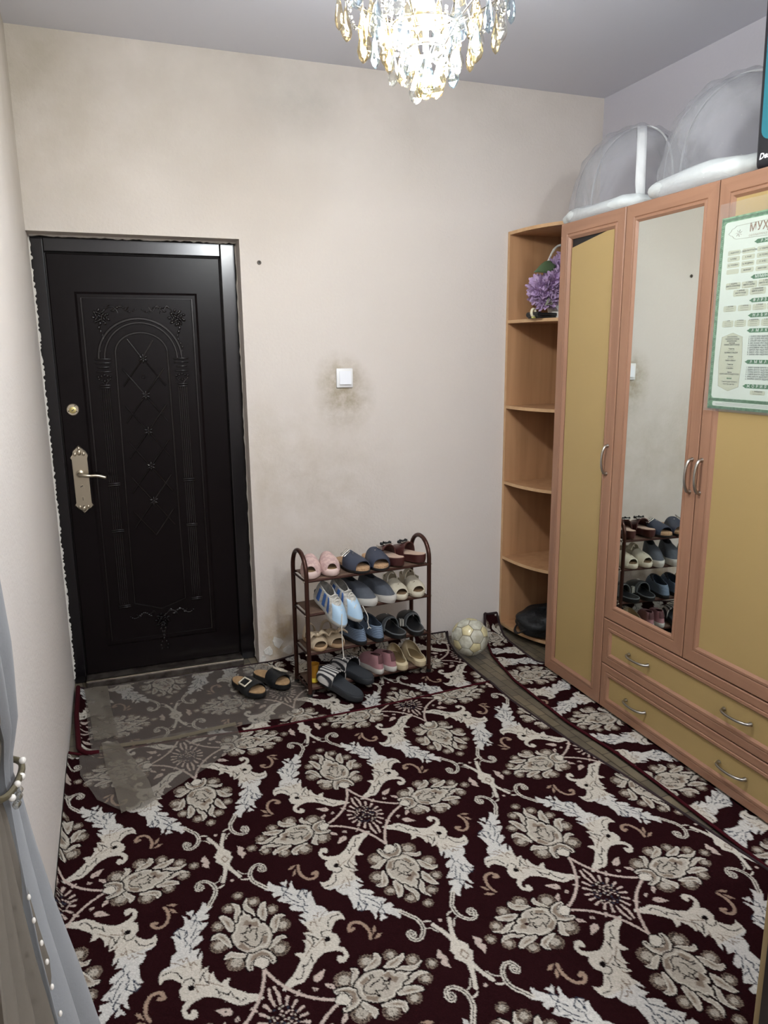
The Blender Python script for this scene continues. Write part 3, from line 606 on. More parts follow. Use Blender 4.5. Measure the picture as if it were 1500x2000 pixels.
# ------------------------------------------------------------------ wardrobe
XW = 2.207
PROF = [(0, -.018), (0, 0), (.003, .003), (.046, .003), (.049, .000), (.052, .004), (.060, .004), (.066, -.002), (.071, -.006), (.071, -.018)]
def ring(y0, y1, z0, z1, prof):
    """moulded frame round a rectangle on the front plane, standing out towards the room"""
    g = G(); n = len(prof)
    for (yy, zz, sy, sz) in ((y0, z0, 1, 1), (y1, z0, -1, 1), (y1, z1, -1, -1), (y0, z1, 1, -1)):
        g.v += [(XW - h, yy + sy * d, zz + sz * d) for d, h in prof]
    for k in range(4):
        for j in range(n):
            a, b = k * n + j, k * n + (j + 1) % n; c, d = ((k + 1) % 4) * n + (j + 1) % n, ((k + 1) % 4) * n + j
            g.f.append((a, b, c, d))
    return g
def stiles(y0, y1, z0, z1, prof, parent):
    """the frame as four mitred mouldings so the grain follows each piece"""
    g = ring(y0, y1, z0, z1, prof); n = len(prof)
    for k in range(4):
        h = G(); a, b = k, (k + 1) % 4
        h.v = g.v[a * n:a * n + n] + g.v[b * n:b * n + n]
        h.f = [(j, (j + 1) % n, n + (j + 1) % n, n + j) for j in range(n)] + [tuple(range(n))[::-1], tuple(range(n, 2 * n))]
        link('moulding', h, M_FRAMEH if k in (0, 2) else M_FRAME, parent, 30)
def handle(y, z, vert, parent, L_=.118):
    pts = [(0, -L_ / 2), (.016, -L_ / 2 + .004), (.027, -L_ * .28), (.031, 0), (.027, L_ * .28), (.016, L_ / 2 - .004), (0, L_ / 2)]
    p = spline([(XW - .001 - h, y + (0 if vert else s), z + (s if vert else 0)) for h, s in pts], 4)
    n = len(p); g = tube(p, [.0085 if i in (0, 1, n - 1, n - 2) else .0045 + .0022 * abs(i - n / 2) / (n / 2) for i in range(n)], 8)
    return link('handle', g, M_NICKEL, parent, 60)
def empty(name, parent):
    o = bpy.data.objects.new(name, None); C.objects.link(o); o.parent = parent; return o
XF = XW + .018
def carcass(root, y0, y1, zt):
    link('side_panel', rbox(XF, 2.785, y0, y0 + .016, .0, zt, .001, 1), M_FRAME, root)
    link('side_panel', rbox(XF, 2.785, y1 - .016, y1, .0, zt, .001, 1), M_FRAME, root)
    link('top_panel', rbox(XF, 2.785, y0 + .016, y1 - .016, zt - .018, zt, .001, 1), M_FRAME, root)
    link('bottom_panel', rbox(XF, 2.785, y0 + .016, y1 - .016, .012, .030, .001, 1), M_FRAME, root)
    link('back_panel', box(2.779, 2.785, y0 + .016, y1 - .016, .03, zt - .018), M_PANEL, root)
n1 = thing('narrow_wardrobe', 'tall narrow wardrobe with one ochre panelled door whose panel has slipped', 'wardrobe')
carcass(n1, -1.016, -.572, 2.088)
d1 = empty('door', n1); stiles(-1.014, -.572, .006, 2.092, PROF, d1)
link('panel', loft([[(XW + h, y, z) for y, z in ((-.648, .07), (-.938, .07), (-.938, 2.028), (-.648, 1.985))] for h in (.006, .010)]), M_PANEL, d1)
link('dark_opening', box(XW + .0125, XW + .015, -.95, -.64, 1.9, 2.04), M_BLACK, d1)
handle(-.981, 1.10, True, d1)
wd = thing('wardrobe', 'two-door wardrobe with a mirror door, ochre panels and two wide drawers', 'wardrobe')
carcass(wd, -2.002, -1.017, 2.088)
dm = empty('door', wd); stiles(-1.490, -1.019, .419, 2.092, PROF, dm)
link('mirror', box(XW + .004, XW + .008, -1.421, -1.088, .486, 2.025), M_MIRROR, dm); handle(-1.4645, 1.106, True, dm)
dp = empty('door', wd); stiles(-1.999, -1.493, .419, 2.092, PROF, dp)
link('panel', box(XW + .004, XW + .010, -1.93, -1.562, .486, 2.025), M_PANEL, dp); handle(-1.512, 1.110, True, dp)
PD = [(0, -.018), (0, 0), (.003, .003), (.030, .003), (.033, .0), (.036, .004), (.046, .004), (.052, -.002), (.055, -.006), (.055, -.018)]
for z0, z1 in ((.212, .414), (.006, .208)):
    dr = empty('drawer', wd); stiles(-1.999, -1.019, z0, z1, PD, dr)
    link('panel', box(XW + .004, XW + .010, -1.946, -1.072, z0 + .053, z1 - .053), M_PANEL, dr)
    for y in (-1.253, -1.768): handle(y, (z0 + z1) / 2 + .0, False, dr)

# ------------------------------------------------------------------ corner shelf
cs_ = thing('corner_shelf', 'open beech corner shelf with curved shelves between wall and wardrobe', 'shelf')
link('back_panel', rbox(2.262, 2.80, -.018, -.002, .02, 2.13, .001, 1), M_BEECH, cs_)
link('side_panel', rbox(2.784, 2.80, -.566, -.018, .02, 2.13, .001, 1), M_BEECH, cs_)
link('edge_strip', rbox(2.260, 2.2622, -.019, -.001, .02, 2.145, .0005, 1), M_BEECHX, cs_)
def quarter(ins=0):
    o = []
    for k in range(25):
        a = PI / 2 * k / 24; e = 2 / 2.5
        o.append((2.784 - (.522 - ins) * math.cos(a) ** e, -.018 - (.548 - ins) * math.sin(a) ** e))
    return o + [(2.784, -.018)]
for z in (.022, .412, .836, 1.247, 1.689, 2.129):
    s = link('shelf', prism(quarter(.0015), z, z + .016), M_BEECH, cs_)
    q = quarter()[:25]; g = G()
    qi = quarter(.0016)[:25]
    g = loft([[(a[0], a[1], z), (a[0], a[1], z + .016), (b[0], b[1], z + .016), (b[0], b[1], z)] for a, b in zip(q, qi)])
    link('edge_band', g, M_BEECHX, s)
for x, y in ((2.45, -.40), (2.62, -.45), (2.35, -.10)): link('foot', box(x - .025, x + .025, y - .008, y + .008, -.009, .022), M_BEECH, cs_)

# what stands on it
M_WICK = mat('white_wicker', (214, 212, 206), .7, bump=(90, 1., .006)); M_LILACF = mat('lilac_petal', (204, 180, 210), .7, var=(60, (180, 150, 196), .3))
M_PALEF = mat('pale_petal', (206, 190, 200), .75, var=(60, (176, 156, 176), .3)); M_LEAF = mat('dull_green_leaf', (86, 106, 76), .5); M_LEAFG = mat('grey_green_leaf', (140, 146, 126), .6)
bk = thing('flower_basket', 'white basket of artificial lilac flowers on the top open shelf', 'flower basket', (2.46, -.20, 1.705))
prof = [(.052, 0), (.060, .02), (.072, .08), (.080, .092), (.074, .092), (.060, .03), (.0001, .02)]
link('basket', lathe(prof, 28), M_WICK, bk, 60)
hoop = [(.068 * math.cos(a) * 1.5, .02, .06 + .30 * math.sin(a)) for a in [PI * k / 24 for k in range(25)]]
link('basket_handle', tube(hoop, [.006 + .0012 * math.sin(k * 2.2) for k in range(25)], 8), M_WICK, bk, 60)
def bloom(r, n, seed, curl=.3):
    g = G(); r_ = random.Random(seed)
    for k in range(n):
        z = 1 - 1.75 * (k + .5) / n; a = k * 2.39996; s = math.sqrt(max(0, 1 - z * z)); d = Vector((s * math.cos(a), s * math.sin(a), z)); t = d.orthogonal().normalized()
        t = Matrix.Rotation(r_.random() * 6, 3, d) @ t; b = d.cross(t); R_ = r * r_.uniform(.82, 1.12); wv = r * .17
        p0 = d * R_ * .3; 
        for (q0, q1, w0, w1) in ((.3, .72, .4, 1), (.72, 1.0, 1, .35)):
            c0 = d * R_ * q0 + b * (curl * wv * (q0 > .5)); c1 = d * R_ * q1 + b * (curl * wv * 2.2 * (q1 > .8))
            g.add([c0 - t * wv * w0, c0 + d * .002 + b * wv * .2, c0 + t * wv * w0, c1 + t * wv * w1, c1 + d * .002 + b * wv * .2, c1 - t * wv * w1], [(0, 1, 4, 5), (1, 2, 3, 4)])
    return g.join(ball((0, 0, 0), r * .45, 6))
for k, (x, y, z, r, m) in enumerate(((-.115, -.01, .135, .085, 0), (-.06, -.05, .165, .085, 0), (-.01, .0, .235, .085, 0), (.03, -.06, .15, .075, 1), (-.05, .03, .115, .06, 0), (.05, .01, .29, .075, 0), (.07, -.03, .21, .08, 1), (-.10, -.03, .085, .06, 0), (.0, -.07, .10, .06, 1))):
    link('flower', bloom(r, 120, k), (M_LILACF, M_PALEF)[m], bk, 0, (x, y, z))
def leafg(p0, p1, w, bend=.012):
    p0, p1 = Vector(p0), Vector(p1); d = (p1 - p0); s = d.cross(Vector((0, -1, .3))).normalized(); n = s.cross(d).normalized()
    f = lambda u, v_, q=0: p0 + d * v_ + s * ((u - .5) * w * math.sin(PI * min(.98, v_ ** .8 + .02))) + n * (bend * math.sin(PI * v_) - .3 * bend * abs(u - .5) + q)
    return shell(4, 8, lambda u, v_: f(u, v_), lambda u, v_: f(u, v_, .0012))
link('leaf', leafg((-.05, -.02, .262), (-.180, -.03, .222), .06), M_LEAF, bk, 180)
link('leaf', leafg((-.07, -.04, .10), (-.135, -.07, .062), .045), M_LEAFG, bk, 180)
link('leaf', leafg((-.06, .0, .20), (-.09, .01, .235), .04), M_LEAFG, bk, 180)
pb = thing('paper_pad', 'small stack of white paper pads on the top open shelf beside the basket', 'paper pad', (2.405, -.30, 1.705), .1)
M_PAPER = mat('paper', (222, 220, 214), .8); M_CASE = mat('black_leatherette', (26, 26, 28), .45, bump=(200, .4, .001))
for k, (dz, h, w) in enumerate(((0, .010, .075), (.0105, .009, .066), (.020, .012, .06))): link('pad', rbox(-.02, -.02 + w, -.05, .05, dz, dz + h, .001, 1), M_PAPER, pb, 30)
cs2 = thing('black_case', 'flat black folding case lying on the top open shelf under the flowers', 'case', (2.29, -.255, 1.705), .15)
link('case_half', rbox(-.02, .085, -.045, .045, 0, .011, .003), M_CASE, cs2, 40); link('case_half', rbox(-.022, .09, -.046, .046, .0115, .026, .004), M_CASE, cs2, 40)
link('case_spine', tube([(-.02, -.044, .018), (-.02, .044, .018)], .013, 12), M_CASE, cs2, 60)
tp = thing('tape_ring', 'small cream ring propped against the black case on the shelf', 'ring', (2.256, -.275, 1.7105), .5)
link('ring_band', tube([(.018 * math.cos(a), 0, .0215 + .018 * math.sin(a)) for a in [.3 + 4.9 * k / 20 for k in range(21)]], .0045, 8, flat=1.6), mat('cream_plastic', (214, 206, 180), .4), tp, 60)
link('ring_stub', rbox(-.008, .016, -.006, .006, -.0055, .003, .002), mat('yellow_stub', (190, 190, 110), .5), tp, 40)
bg = thing('black_bag', 'crumpled black bag on the lowest shelf of the corner unit', 'bag', (2.42, -.235, .0385))
M_BAG = mat('black_bag_cloth', (20, 21, 24), .55, spec=.4, bump=(24, .7, .012))
def bagf(u, v_):
    a = 2 * PI * u; ph = PI * v_; n = .5 * math.sin(3 * a + 2 * ph) + .35 * math.sin(5 * a - 3 * ph) + .3 * math.sin(7 * ph + 2 * a)
    r = 1 + .10 * n; s = math.sin(ph) ** .6
    return (.172 * s * r * math.cos(a), .15 * s * r * math.sin(a), max(0, .058 - .072 * math.cos(ph) * (1 + .12 * n)))
link('bag_body', grid(40, 20, bagf), M_BAG, bg, 180)
link('bag_strap', tube(spline([(-.10, -.10, .09), (-.16, -.06, .05), (-.175, .0, .012), (-.15, .07, .010), (-.10, .10, .04)], 5), .008, 6, flat=.5), M_BAG, bg, 180)
link('bag_fold', grid(16, 8, lambda u, v_: (-.06 + .16 * u, -.12 - .03 * v_ + .015 * math.sin(u * 8), .125 - .09 * v_ + .012 * math.sin(u * 9 + v_ * 4))), M_BAG, bg, 180)

# ------------------------------------------------------------------ on top of the wardrobe
M_COT = mat('white_wadding', (208, 213, 213), .8, bump=(40, .5, .006)); M_FILM = film_mat('clear_film', .95, (190, 190, 196), .06, (22, .9, .02)); M_NET = film_mat('white_net', .955, (170, 172, 176), .7, (300, .5, .002))
M_BANDW = mat('white_tape', (226, 228, 228), .5)
def cradle(label, y0, y1, x0, x1, h, hb, rz, sd, tape=True):
    """a quilted baby nest under a hooped net, wrapped in clear film"""
    t = thing('baby_nest', label, 'baby nest', ((x0 + x1) / 2, (y0 + y1) / 2, 2.0895), rz, 'wrapped baby nests on the wardrobe'); t['group'] = 'wrapped baby nests on the wardrobe'
    L_, D_ = (y1 - y0) / 2, (x1 - x0) / 2
    def f(u, v_):
        a = 2 * PI * u; ph = PI * v_; c, s = math.cos(a), math.sin(a); e = .55
        sg = lambda q: math.copysign(abs(q) ** e, q)
        w_ = 1 + .02 * math.sin(9 * a + sd) + .015 * math.sin(14 * a)
        return (D_ * sg(c) * math.sin(ph) ** .45 * w_, L_ * sg(s) * math.sin(ph) ** .45 * w_, hb * (.5 - .5 * math.cos(ph)) * (1 + .05 * math.sin(5 * a + sd)))
    link('nest_pad', grid(56, 14, f), M_COT, t, 180)
    dome = lambda u, v_, k=1., q=0: (D_ * .96 * k * math.cos(PI * u) * (1 if 1 else 0) * math.sin(PI * v_) ** .8, L_ * .96 * k * -math.cos(PI * v_), hb * .55 + q + (h - hb * .55) * k * math.sin(PI * u) ** .75 * math.sin(PI * v_) ** .62)
    link('net_hood', grid(22, 30, lambda u, v_: dome(u, v_, .97)), M_NET, t, 180)
    link('hoop', tube([dome(.5, v_, .985) for v_ in np.linspace(.0, 1, 30)], .004, 6), M_BANDW, t, 60)
    band = G(); 
    def on(x, y, k):                                           # point of the hood above (x, y)
        v_ = math.acos(max(-1, min(1, -y / (L_ * .96 * k)))) / PI; q = D_ * .96 * k * math.sin(PI * v_) ** .8
        return dome(math.acos(max(-1, min(1, x / max(q, 1e-4)))) / PI, v_, k)
    if tape: link('hood_tape', shell(26, 3, lambda u, v_: on(.06 - .20 * u + .030 * v_, .05 - .27 * u - .022 * v_, .99), lambda u, v_: on(.06 - .20 * u + .030 * v_, .05 - .27 * u - .022 * v_, .98)), M_BANDW, t, 180)
    wr = lambda a, b: 1 + .018 * math.sin(a * 31 + sd) * math.sin(b * 23 + sd) + .012 * math.sin(a * 57 + b * 40)
    def bag(u, v_, k):
        p = dome(u, v_, 1.0 * wr(u, v_) * k); m = 1 - math.sin(PI * u) ** .5
        return (p[0] * (1.06 + .06 * m), p[1] * (1.015 + .02 * m), max(.004, p[2] - .0 - (hb * .50) * m))
    link('film_wrap', grid(44, 56, lambda u, v_: bag(u, v_, 1)), M_FILM, t, 180)
    return t
cradle('film-wrapped white baby nest on the narrow wardrobe, nearest the room corner', -.985, -.41, 2.25, 2.66, .385, .085, 0, 1.)
cradle('film-wrapped white baby nest over the mirror door, beside the black box', -1.575, -.995, 2.245, 2.66, .41, .105, 0, 4., False)
bb = thing('black_box', 'tall black box with a turquoise window, standing on the wardrobe', 'box', (2.222, -1.605, 2.0895), rot=(-.03, 0, 0))
M_BOXK = mat('matt_black_card', (22, 23, 30), .5); M_TURQ = mat('turquoise_print', (30, 118, 128), .4, var=(3, (34, 104, 128), .3))
link('box_body', rbox(0, .36, -.62, 0, 0, .60, .025, 4), M_BOXK, bb, 40)
def rrect(y0, y1, z0, z1, r, n=6):
    o = []
    for (cy, cz, a0) in ((y1 - r, z1 - r, 0), (y0 + r, z1 - r, PI / 2), (y0 + r, z0 + r, PI), (y1 - r, z0 + r, 1.5 * PI)):
        o += [(cy + r * math.cos(a0 + PI / 2 * k / n), cz + r * math.sin(a0 + PI / 2 * k / n)) for k in range(n + 1)]
    return o
link('box_window', loft([[(x, y, z) for y, z in rrect(-.592, -.027, .085, .56, .035)] for x in (.001, -.0025)]), M_TURQ, bb, 30)

def text(s, size, sx=1., bold=0., shear=0., align='LEFT', sp=1.):
    cu = bpy.data.curves.new('t', 'FONT'); cu.body = s; cu.size = size; cu.align_x = align; cu.align_y = 'CENTER'; cu.offset = bold; cu.shear = shear; cu.space_character = sp; cu.resolution_u = 2
    o = bpy.data.objects.new('t', cu); C.objects.link(o); bpy.context.view_layer.update()
    me = bpy.data.meshes.new_from_object(o.evaluated_get(bpy.context.evaluated_depsgraph_get()))
    g = G(); g.v = [(v.co.x * sx, v.co.y, 0) for v in me.vertices]; g.f = [tuple(p.vertices) for p in me.polygons]
    bpy.data.objects.remove(o); bpy.data.curves.remove(cu); bpy.data.meshes.remove(me); return g
face = lambda X, Y0, Z0: Matrix(((0, 0, -1, X), (-1, 0, 0, Y0), (0, 1, 0, Z0), (0, 0, 0, 1)))
link('lettering', text('Design', .024, bold=.001, shear=.25).tr(face(-.0012, -.024, .040)), mat('white_print', (220, 220, 224), .5), bb)

# ------------------------------------------------------------------ poster in its plastic sleeve
XP = XW - .0075; YP = -1.49
po = thing('poster', 'green-bordered printed poster in a clear sleeve on the wardrobe door', 'poster')
M_PGREEN = mat('green_border_print', (82, 130, 90), .5, var=(70, (116, 160, 120), .06)); M_PPAPER = mat('poster_paper', (202, 212, 200), .5); M_BANDG = mat('green_band_print', (34, 98, 52), .5)
M_INK = mat('grey_ink', (48, 52, 48), .6); M_GOLD = mat('bronze_ink', (132, 100, 76), .5); M_PCREAM = mat('cream_print', (184, 188, 164), .5); M_LINE = mat('pale_bronze_line', (150, 138, 116), .5); M_GDARK = mat('dark_green_ink', (40, 84, 46), .5)
PW = .455
sheet_ = lambda u0, u1, z0, z1, dx: box(XP - dx - .0002, XP - dx, YP - u1, YP - u0, z0, z1)
link('poster_sheet', box(XP, XP + .0012, YP - PW - .03, YP - .03, 1.352, 1.966), M_PGREEN, po)
def quadp(P, dx): return G().add([(XP - dx, YP - u, z) for u, z in P], [tuple(range(len(P)))])
link('poster_field', quadp([(p[0], p[1]) for p in rrect(.045, PW + .015, 1.388, 1.950, .012)], .0003), M_PPAPER, po)
link('poster_field', quadp(rrect(.052, PW + .008, 1.362, 1.377, .006), .0003), M_PPAPER, po)
g = G()
for k in range(96):                                             # interlace of the border
    z = 1.356 + .0063 * k
    for sg in (1, -1): g.join(tube([(XP - .0004, YP - .031, z), (XP - .0004, YP - .038, z + sg * .004), (XP - .0004, YP - .0445, z)], .0006, 4, flat=.3))
for k in range(64):
    u = .034 + .0071 * k
    for zz in (1.3565, 1.3825, 1.9575):
        for sg in (1, -1): g.join(tube([(XP - .0004, YP - u, zz - sg * .004), (XP - .0004, YP - u - .004, zz + sg * .004), (XP - .0004, YP - u - .0071, zz - sg * .004)], .0006, 4, flat=.3))
link('border_pattern', g, M_GDARK, po)
PC = .257                                                       # middle of the poster
ink, gold, white, dark = G(), G(), G(), G()
def T(g, s, u, z, size, **k): g.join(text(s, size, **k).tr(face(XP - .0008, YP - u, z)))
half = [(.063, 1.914), (.072, 1.919), (.076, 1.926), (.088, 1.929), (.094, 1.934), (PC, 1.938)]
lowr = [(.063, 1.914), (.070, 1.908), (.080, 1.905), (.086, 1.898), (.096, 1.894), (PC, 1.889)]
ogee = [(XP - .0006, YP - u, z) for u, z in half + [(2 * PC - u, z) for u, z in half[::-1]][1:] + [(2 * PC - u, z) for u, z in lowr][1:] + lowr[::-1][1:-1]]
link('title_frame', tube(ogee, .0011, 4, closed=True, flat=.3), M_LINE, po)
for k in range(7):
    a = 2 * PI * k / 7; gold.join(tube([(XP - .0006, YP - .106 - .003 * math.cos(a), 1.911 + .003 * math.sin(a)), (XP - .0006, YP - .106 - .013 * math.cos(a + .4), 1.911 + .011 * math.sin(a + .4))], .0011, 4, flat=.3))
T(gold, 'МУҲАММАД', .147, 1.9205, .034, sx=.92, bold=.0006, sp=1.12); T(gold, 'соллаллоҳу алайҳи васаллам', .146, 1.8985, .0105, sp=1.25, shear=.2)
bands = [(1.877, .170, 'АЖДОДЛАР', .196), (1.771, .168, 'МЎМИНЛАР ОНАЛАРИ', .186), (1.6995, .171, 'ФАРЗАНДЛАР', .187), (1.6535, .171, 'НАБИРАЛАР', .191), (1.6065, .172, 'АМАКИЛАР', .192), (1.509, .175, 'АММАЛАР', .197), (1.432, .177, 'ЖОРИЯЛАР', .193)]
bandg = G()
for z, u, s, ut in bands:
    u2 = 2 * PC - u; u = min(u, .175)
    bandg.join(quadp([(u, z), (u + .008, z + .0035), (u + .012, z + .0065), (u2 - .012, z + .0065), (u2 - .008, z + .0035), (u2, z), (u2 - .008, z - .0035), (u2 - .012, z - .0065), (u + .012, z - .0065), (u + .008, z - .0035)], .0005))
    wd_ = 2 * (PC - ut); t = text(s, .0125, sp=1.0, bold=.0002); w0 = max(v[0] for v in t.v)
    t2 = text(s, .0125, sp=1 + max(0, (wd_ - w0) / w0 * 1.25), bold=.0002); w1 = max(v[0] for v in t2.v)
    white.join(t2.tr(Matrix.Diagonal((min(1.1, wd_ / w1), 1, 1, 1))).tr(face(XP - .0009, YP - ut, z)))
link('band', bandg, M_BANDG, po); link('lettering', white, M_PPAPER, po)
chips = G()
def chip(u, z, w, h, lines, size=.0068):
    chips.join(quadp(rrect(u - w / 2, u + w / 2, z - h / 2, z + h / 2, .005, 3), .0004))
    n = len(lines)
    for k, s in enumerate(lines):
        zz = z + (n - 1) * size * .58 - k * size * 1.16
        if s == '-': ink.join(quadp([(u - w * .3, zz + .0005), (u + w * .3, zz + .0005), (u + w * .3, zz - .0003), (u - w * .3, zz - .0003)], .0007))
        else: T(ink, s, u, zz, size, align='CENTER', bold=.00012)
rows = [['1. АБДУЛЛОҲ', '2. АБДУЛМУТТАЛИБ', '3. ҲОШИМ'], ['8. КАЪБ', '9. ЛУАЙ', '10. ҒОЛИБ'], ['15. ХУЗАЙМА', '16. МУДРИКА', '17. ИЛЁС'], ['', 'ИСМОИЛ', 'ИБРОҲИМ']]
for r, zz in enumerate((1.853, 1.834, 1.8145, 1.7945)):
    for c_, u in enumerate((.0925, .152, .211)): chip(u, zz, .052, .0155, [q for q in [rows[r][c_]] if q], .0066)
for u, z, l in ((.100, 1.749, ['1. ХАДИЧА', 'БИНТИ ХУВАЙЛИД', '-']), (.166, 1.749, ['2. САВДА', 'БИНТИ ЗАМЪА', '-']), (.232, 1.750, ['3. ОИША', 'БИНТИ АБУ БАКР', '-']), (.134, 1.7255, ['7. ЗАЙНАБ', 'БИНТИ ЖАҲШ', '-']), (.202, 1.727, ['8. ЖУВАЙРИЯ', 'БИНТИ ҲОРИС', '-'])):
    chip(u, z, .062, .021, l, .0062)
for u, s in ((.094, '1. ҚОСИМ'), (.155, '2. ЗАЙНАБ'), (.214, '3. РУҚИЯ'), (.27, '4. УММУ КУЛСУМ')): chip(u, 1.678, .054, .019, [s, '-', '-'], .006)
for u, s in ((.091, '1. АЛИ'), (.143, '2. УМОМА'), (.197, '3. АБДУЛЛОҲ'), (.25, '4. ҲАСАН')): chip(u, 1.630, .048, .021, [s, '-', '-', '-'], .0055)
names = ['ҲОРИС', 'АБУ ТОЛИБ', 'ЗУБАЙР', 'АБУ ЛАҲАБ', 'ҒАЙДОҚ', 'МУҚАВВИМ', 'ЗИРОР', 'АББОС', 'ҲАМЗА']
for k, s in enumerate(names): T(ink, '%d. %s ИБН АБДУЛМУТТАЛИБ' % (k + 1, s), .183, 1.588 - k * .007, .0068, bold=.0001)
for k, s in enumerate(['УММУ ҲАКИМ', 'БАРРА', 'ОТИКА', 'САФИЯ', 'АРВО', 'УМАЙМА']): T(ink, '%d. %s БИНТИ АБДУЛМУТТАЛИБ' % (k + 1, s), .184, 1.491 - k * .0072, .0068, bold=.0001)
hexp = [(.116, 1.601), (.158, 1.588), (.164, 1.51), (.158, 1.428), (.116, 1.413), (.072, 1.428), (.066, 1.51), (.072, 1.588)]
chips.join(quadp(hexp, .0004)); link('hexagon_line', tube([(XP - .0005, YP - u, z) for u, z in hexp], .0007, 4, closed=True, flat=.3), M_LINE, po)
for k, s in enumerate(['РАСУЛУЛЛОҲ', 'соллаллоҳу алайҳи', 'васалламнинг', 'оналари', 'ОМИНА БИНТИ ВАҲБ', '', 'Эмизган', '-', 'ҲАЛИМА САЪДИЯ', '', 'Боққан', '-', 'УММУ АЙМАН', '', 'Эмизган', '-', 'СУВАЙБА', '', 'Онаси', 'БАРРА БИНТИ АБДУЛУЗЗО']):
    z = 1.588 - k * .0063
    if s == '-': ink.join(quadp([(.102, z + .0004), (.130, z + .0004), (.130, z - .0003), (.102, z - .0003)], .0007))
    elif s: T(ink, s, .116, z, .0062, align='CENTER', bold=.0001)
for du in (-.008, -.003, .003, .008): dark.join(quadp([(.117 + du - .003, 1.4545), (.117 + du, 1.4575), (.117 + du + .003, 1.4545), (.117 + du, 1.4515)], .0007))
for k, s in enumerate(['* Онамиздан кейинги', 'эмизган оналар']): T(ink, s, .116, 1.444 - k * .008, .0066, align='CENTER', shear=.2)
chip(.238, 1.412, .06, .014, ['1. РАЙҲОНА', '-'], .0065)
for k in range(3): ink.join(quadp([(.066 + .03 * (k == 0), 1.3735 - k * .0035), (.4, 1.3735 - k * .0035), (.4, 1.3729 - k * .0035), (.066 + .03 * (k == 0), 1.3729 - k * .0035)], .0007))
link('name_field', chips, M_PCREAM, po); link('lettering', ink, M_INK, po); link('lettering', gold, M_GOLD, po); link('ornament', dark, M_BANDG, po)
M_SLEEVE = film_mat('poster_sleeve', .975, (200, 206, 206), .06, (16, .5, .02))
link('clear_sleeve', grid(24, 36, lambda u, v_: (XP - .0035 - .0022 * math.sin(u * 21 + v_ * 9) * math.sin(v_ * 15) - .006 * (1 - v_) ** 6 * (1 - u) ** 4, YP - .022 - (PW + .02) * u, 1.345 + .665 * v_)), M_SLEEVE, po, 180)

# ------------------------------------------------------------------ wall things
sw = thing('light_switch', 'white single rocker light switch on the wall beside the door', 'light switch')
link('switch_plate', rbox(1.322, 1.406, -.012, -.001, 1.380, 1.473, .004), M_WHITE, sw, 40)
link('rocker', loft([[(x, y, z) for x, y, z in ((1.336, a, 1.396), (1.394, a, 1.396), (1.394, b, 1.460), (1.336, b, 1.460))] for a, b in ((-.010, -.010), (-.022, -.0145))]), M_WHITEW, sw)
wp = thing('wall_plug', 'small dark wall plug hole in the plaster right of the door top', 'wall plug')
link('plug_rim', tube([(.967 + .007 * math.cos(a), -.002, 1.957 + .007 * math.sin(a)) for a in [2 * PI * k / 16 for k in range(16)]], .003, 6, closed=True), M_DARKSTEEL, wp, 180)
link('plug_hole', loft([[(.967 + .005 * math.cos(a), y, 1.957 + .005 * math.sin(a)) for a in [2 * PI * k / 12 for k in range(12)]] for y in (-.0005, -.002)]), M_BLACK, wp)
# ------------------------------------------------------------------ chandelier
CX, CY = 1.12, -1.57
ch = thing('chandelier', 'crystal chandelier with tiers of teardrop pendants hanging from the ceiling', 'chandelier', (CX, CY, 2.2))
M_CHROME = mat('chrome', (220, 216, 208), .08, metal=1.)
M_CRW = crystal_mat('warm_crystal', (1., .96, .86), (1., .88, .62)); M_CRB = crystal_mat('cool_crystal', (.92, .97, 1.), (.80, .92, 1.)); M_CRC = crystal_mat('clear_crystal', (.98, .98, .97), (.95, .95, .9))
M_BULB = emis('bulb_glow', (1., .97, .92), 12.)
Zc = lambda z: z - 2.2
link('ceiling_rose', lathe([(.06, .623), (.06, .605), (.045, .59), (.02, .58)], 32), M_CHROME, ch, 40)
link('stem', tube([(0, 0, .59), (0, 0, .12)], .008, 10), M_CHROME, ch, 60)
link('crown_plate', lathe([(.235, .395), (.245, .385), (.245, .372), (.235, .37), (.02, .38), (.02, .40)], 48), M_CHROME, ch, 40)
for r, z in ((.20, .262), (.135, .225), (.085, .178), (.05, .125)):
    link('tier_ring', tube([(r * math.cos(a), r * math.sin(a), z) for a in [2 * PI * k / 40 for k in range(40)]], .005, 6, closed=True), M_CHROME, ch, 60)
for k in range(4):
    a = PI / 4 + k * PI / 2
    link('tier_rod', tube([(.235 * math.cos(a), .235 * math.sin(a), .375), (.20 * math.cos(a), .20 * math.sin(a), .262), (.135 * math.cos(a), .135 * math.sin(a), .225), (.085 * math.cos(a), .085 * math.sin(a), .178), (.05 * math.cos(a), .05 * math.sin(a), .125)], .003, 6), M_CHROME, ch, 60)
def drop(L_, w):
    n = 8; rings = []
    for t, r in ((0, .04), (.12, .16), (.35, .52), (.62, .94), (.76, 1.), (.9, .72), (1., .12)):
        rings.append([(w / 2 * r * math.cos(2 * PI * (k + .5 * (len(rings) % 2)) / n), w / 2 * r * .5 * math.sin(2 * PI * (k + .5 * (len(rings) % 2)) / n), -L_ * t) for k in range(n)])
    g = G()
    for q in rings: g.v += q
    for i in range(len(rings) - 1):
        for j in range(n):
            k = (j + 1) % n; a, b, c, d = i * n + j, i * n + k, (i + 1) * n + k, (i + 1) * n + j
            g.f += [(a, b, c), (a, c, d)] if i % 2 else [(a, b, d), (b, c, d)]
    g.f += [tuple(range(n)), tuple((len(rings) - 1) * n + j for j in range(n))]
    return g
protos = {}
rg_ = random.Random(11)
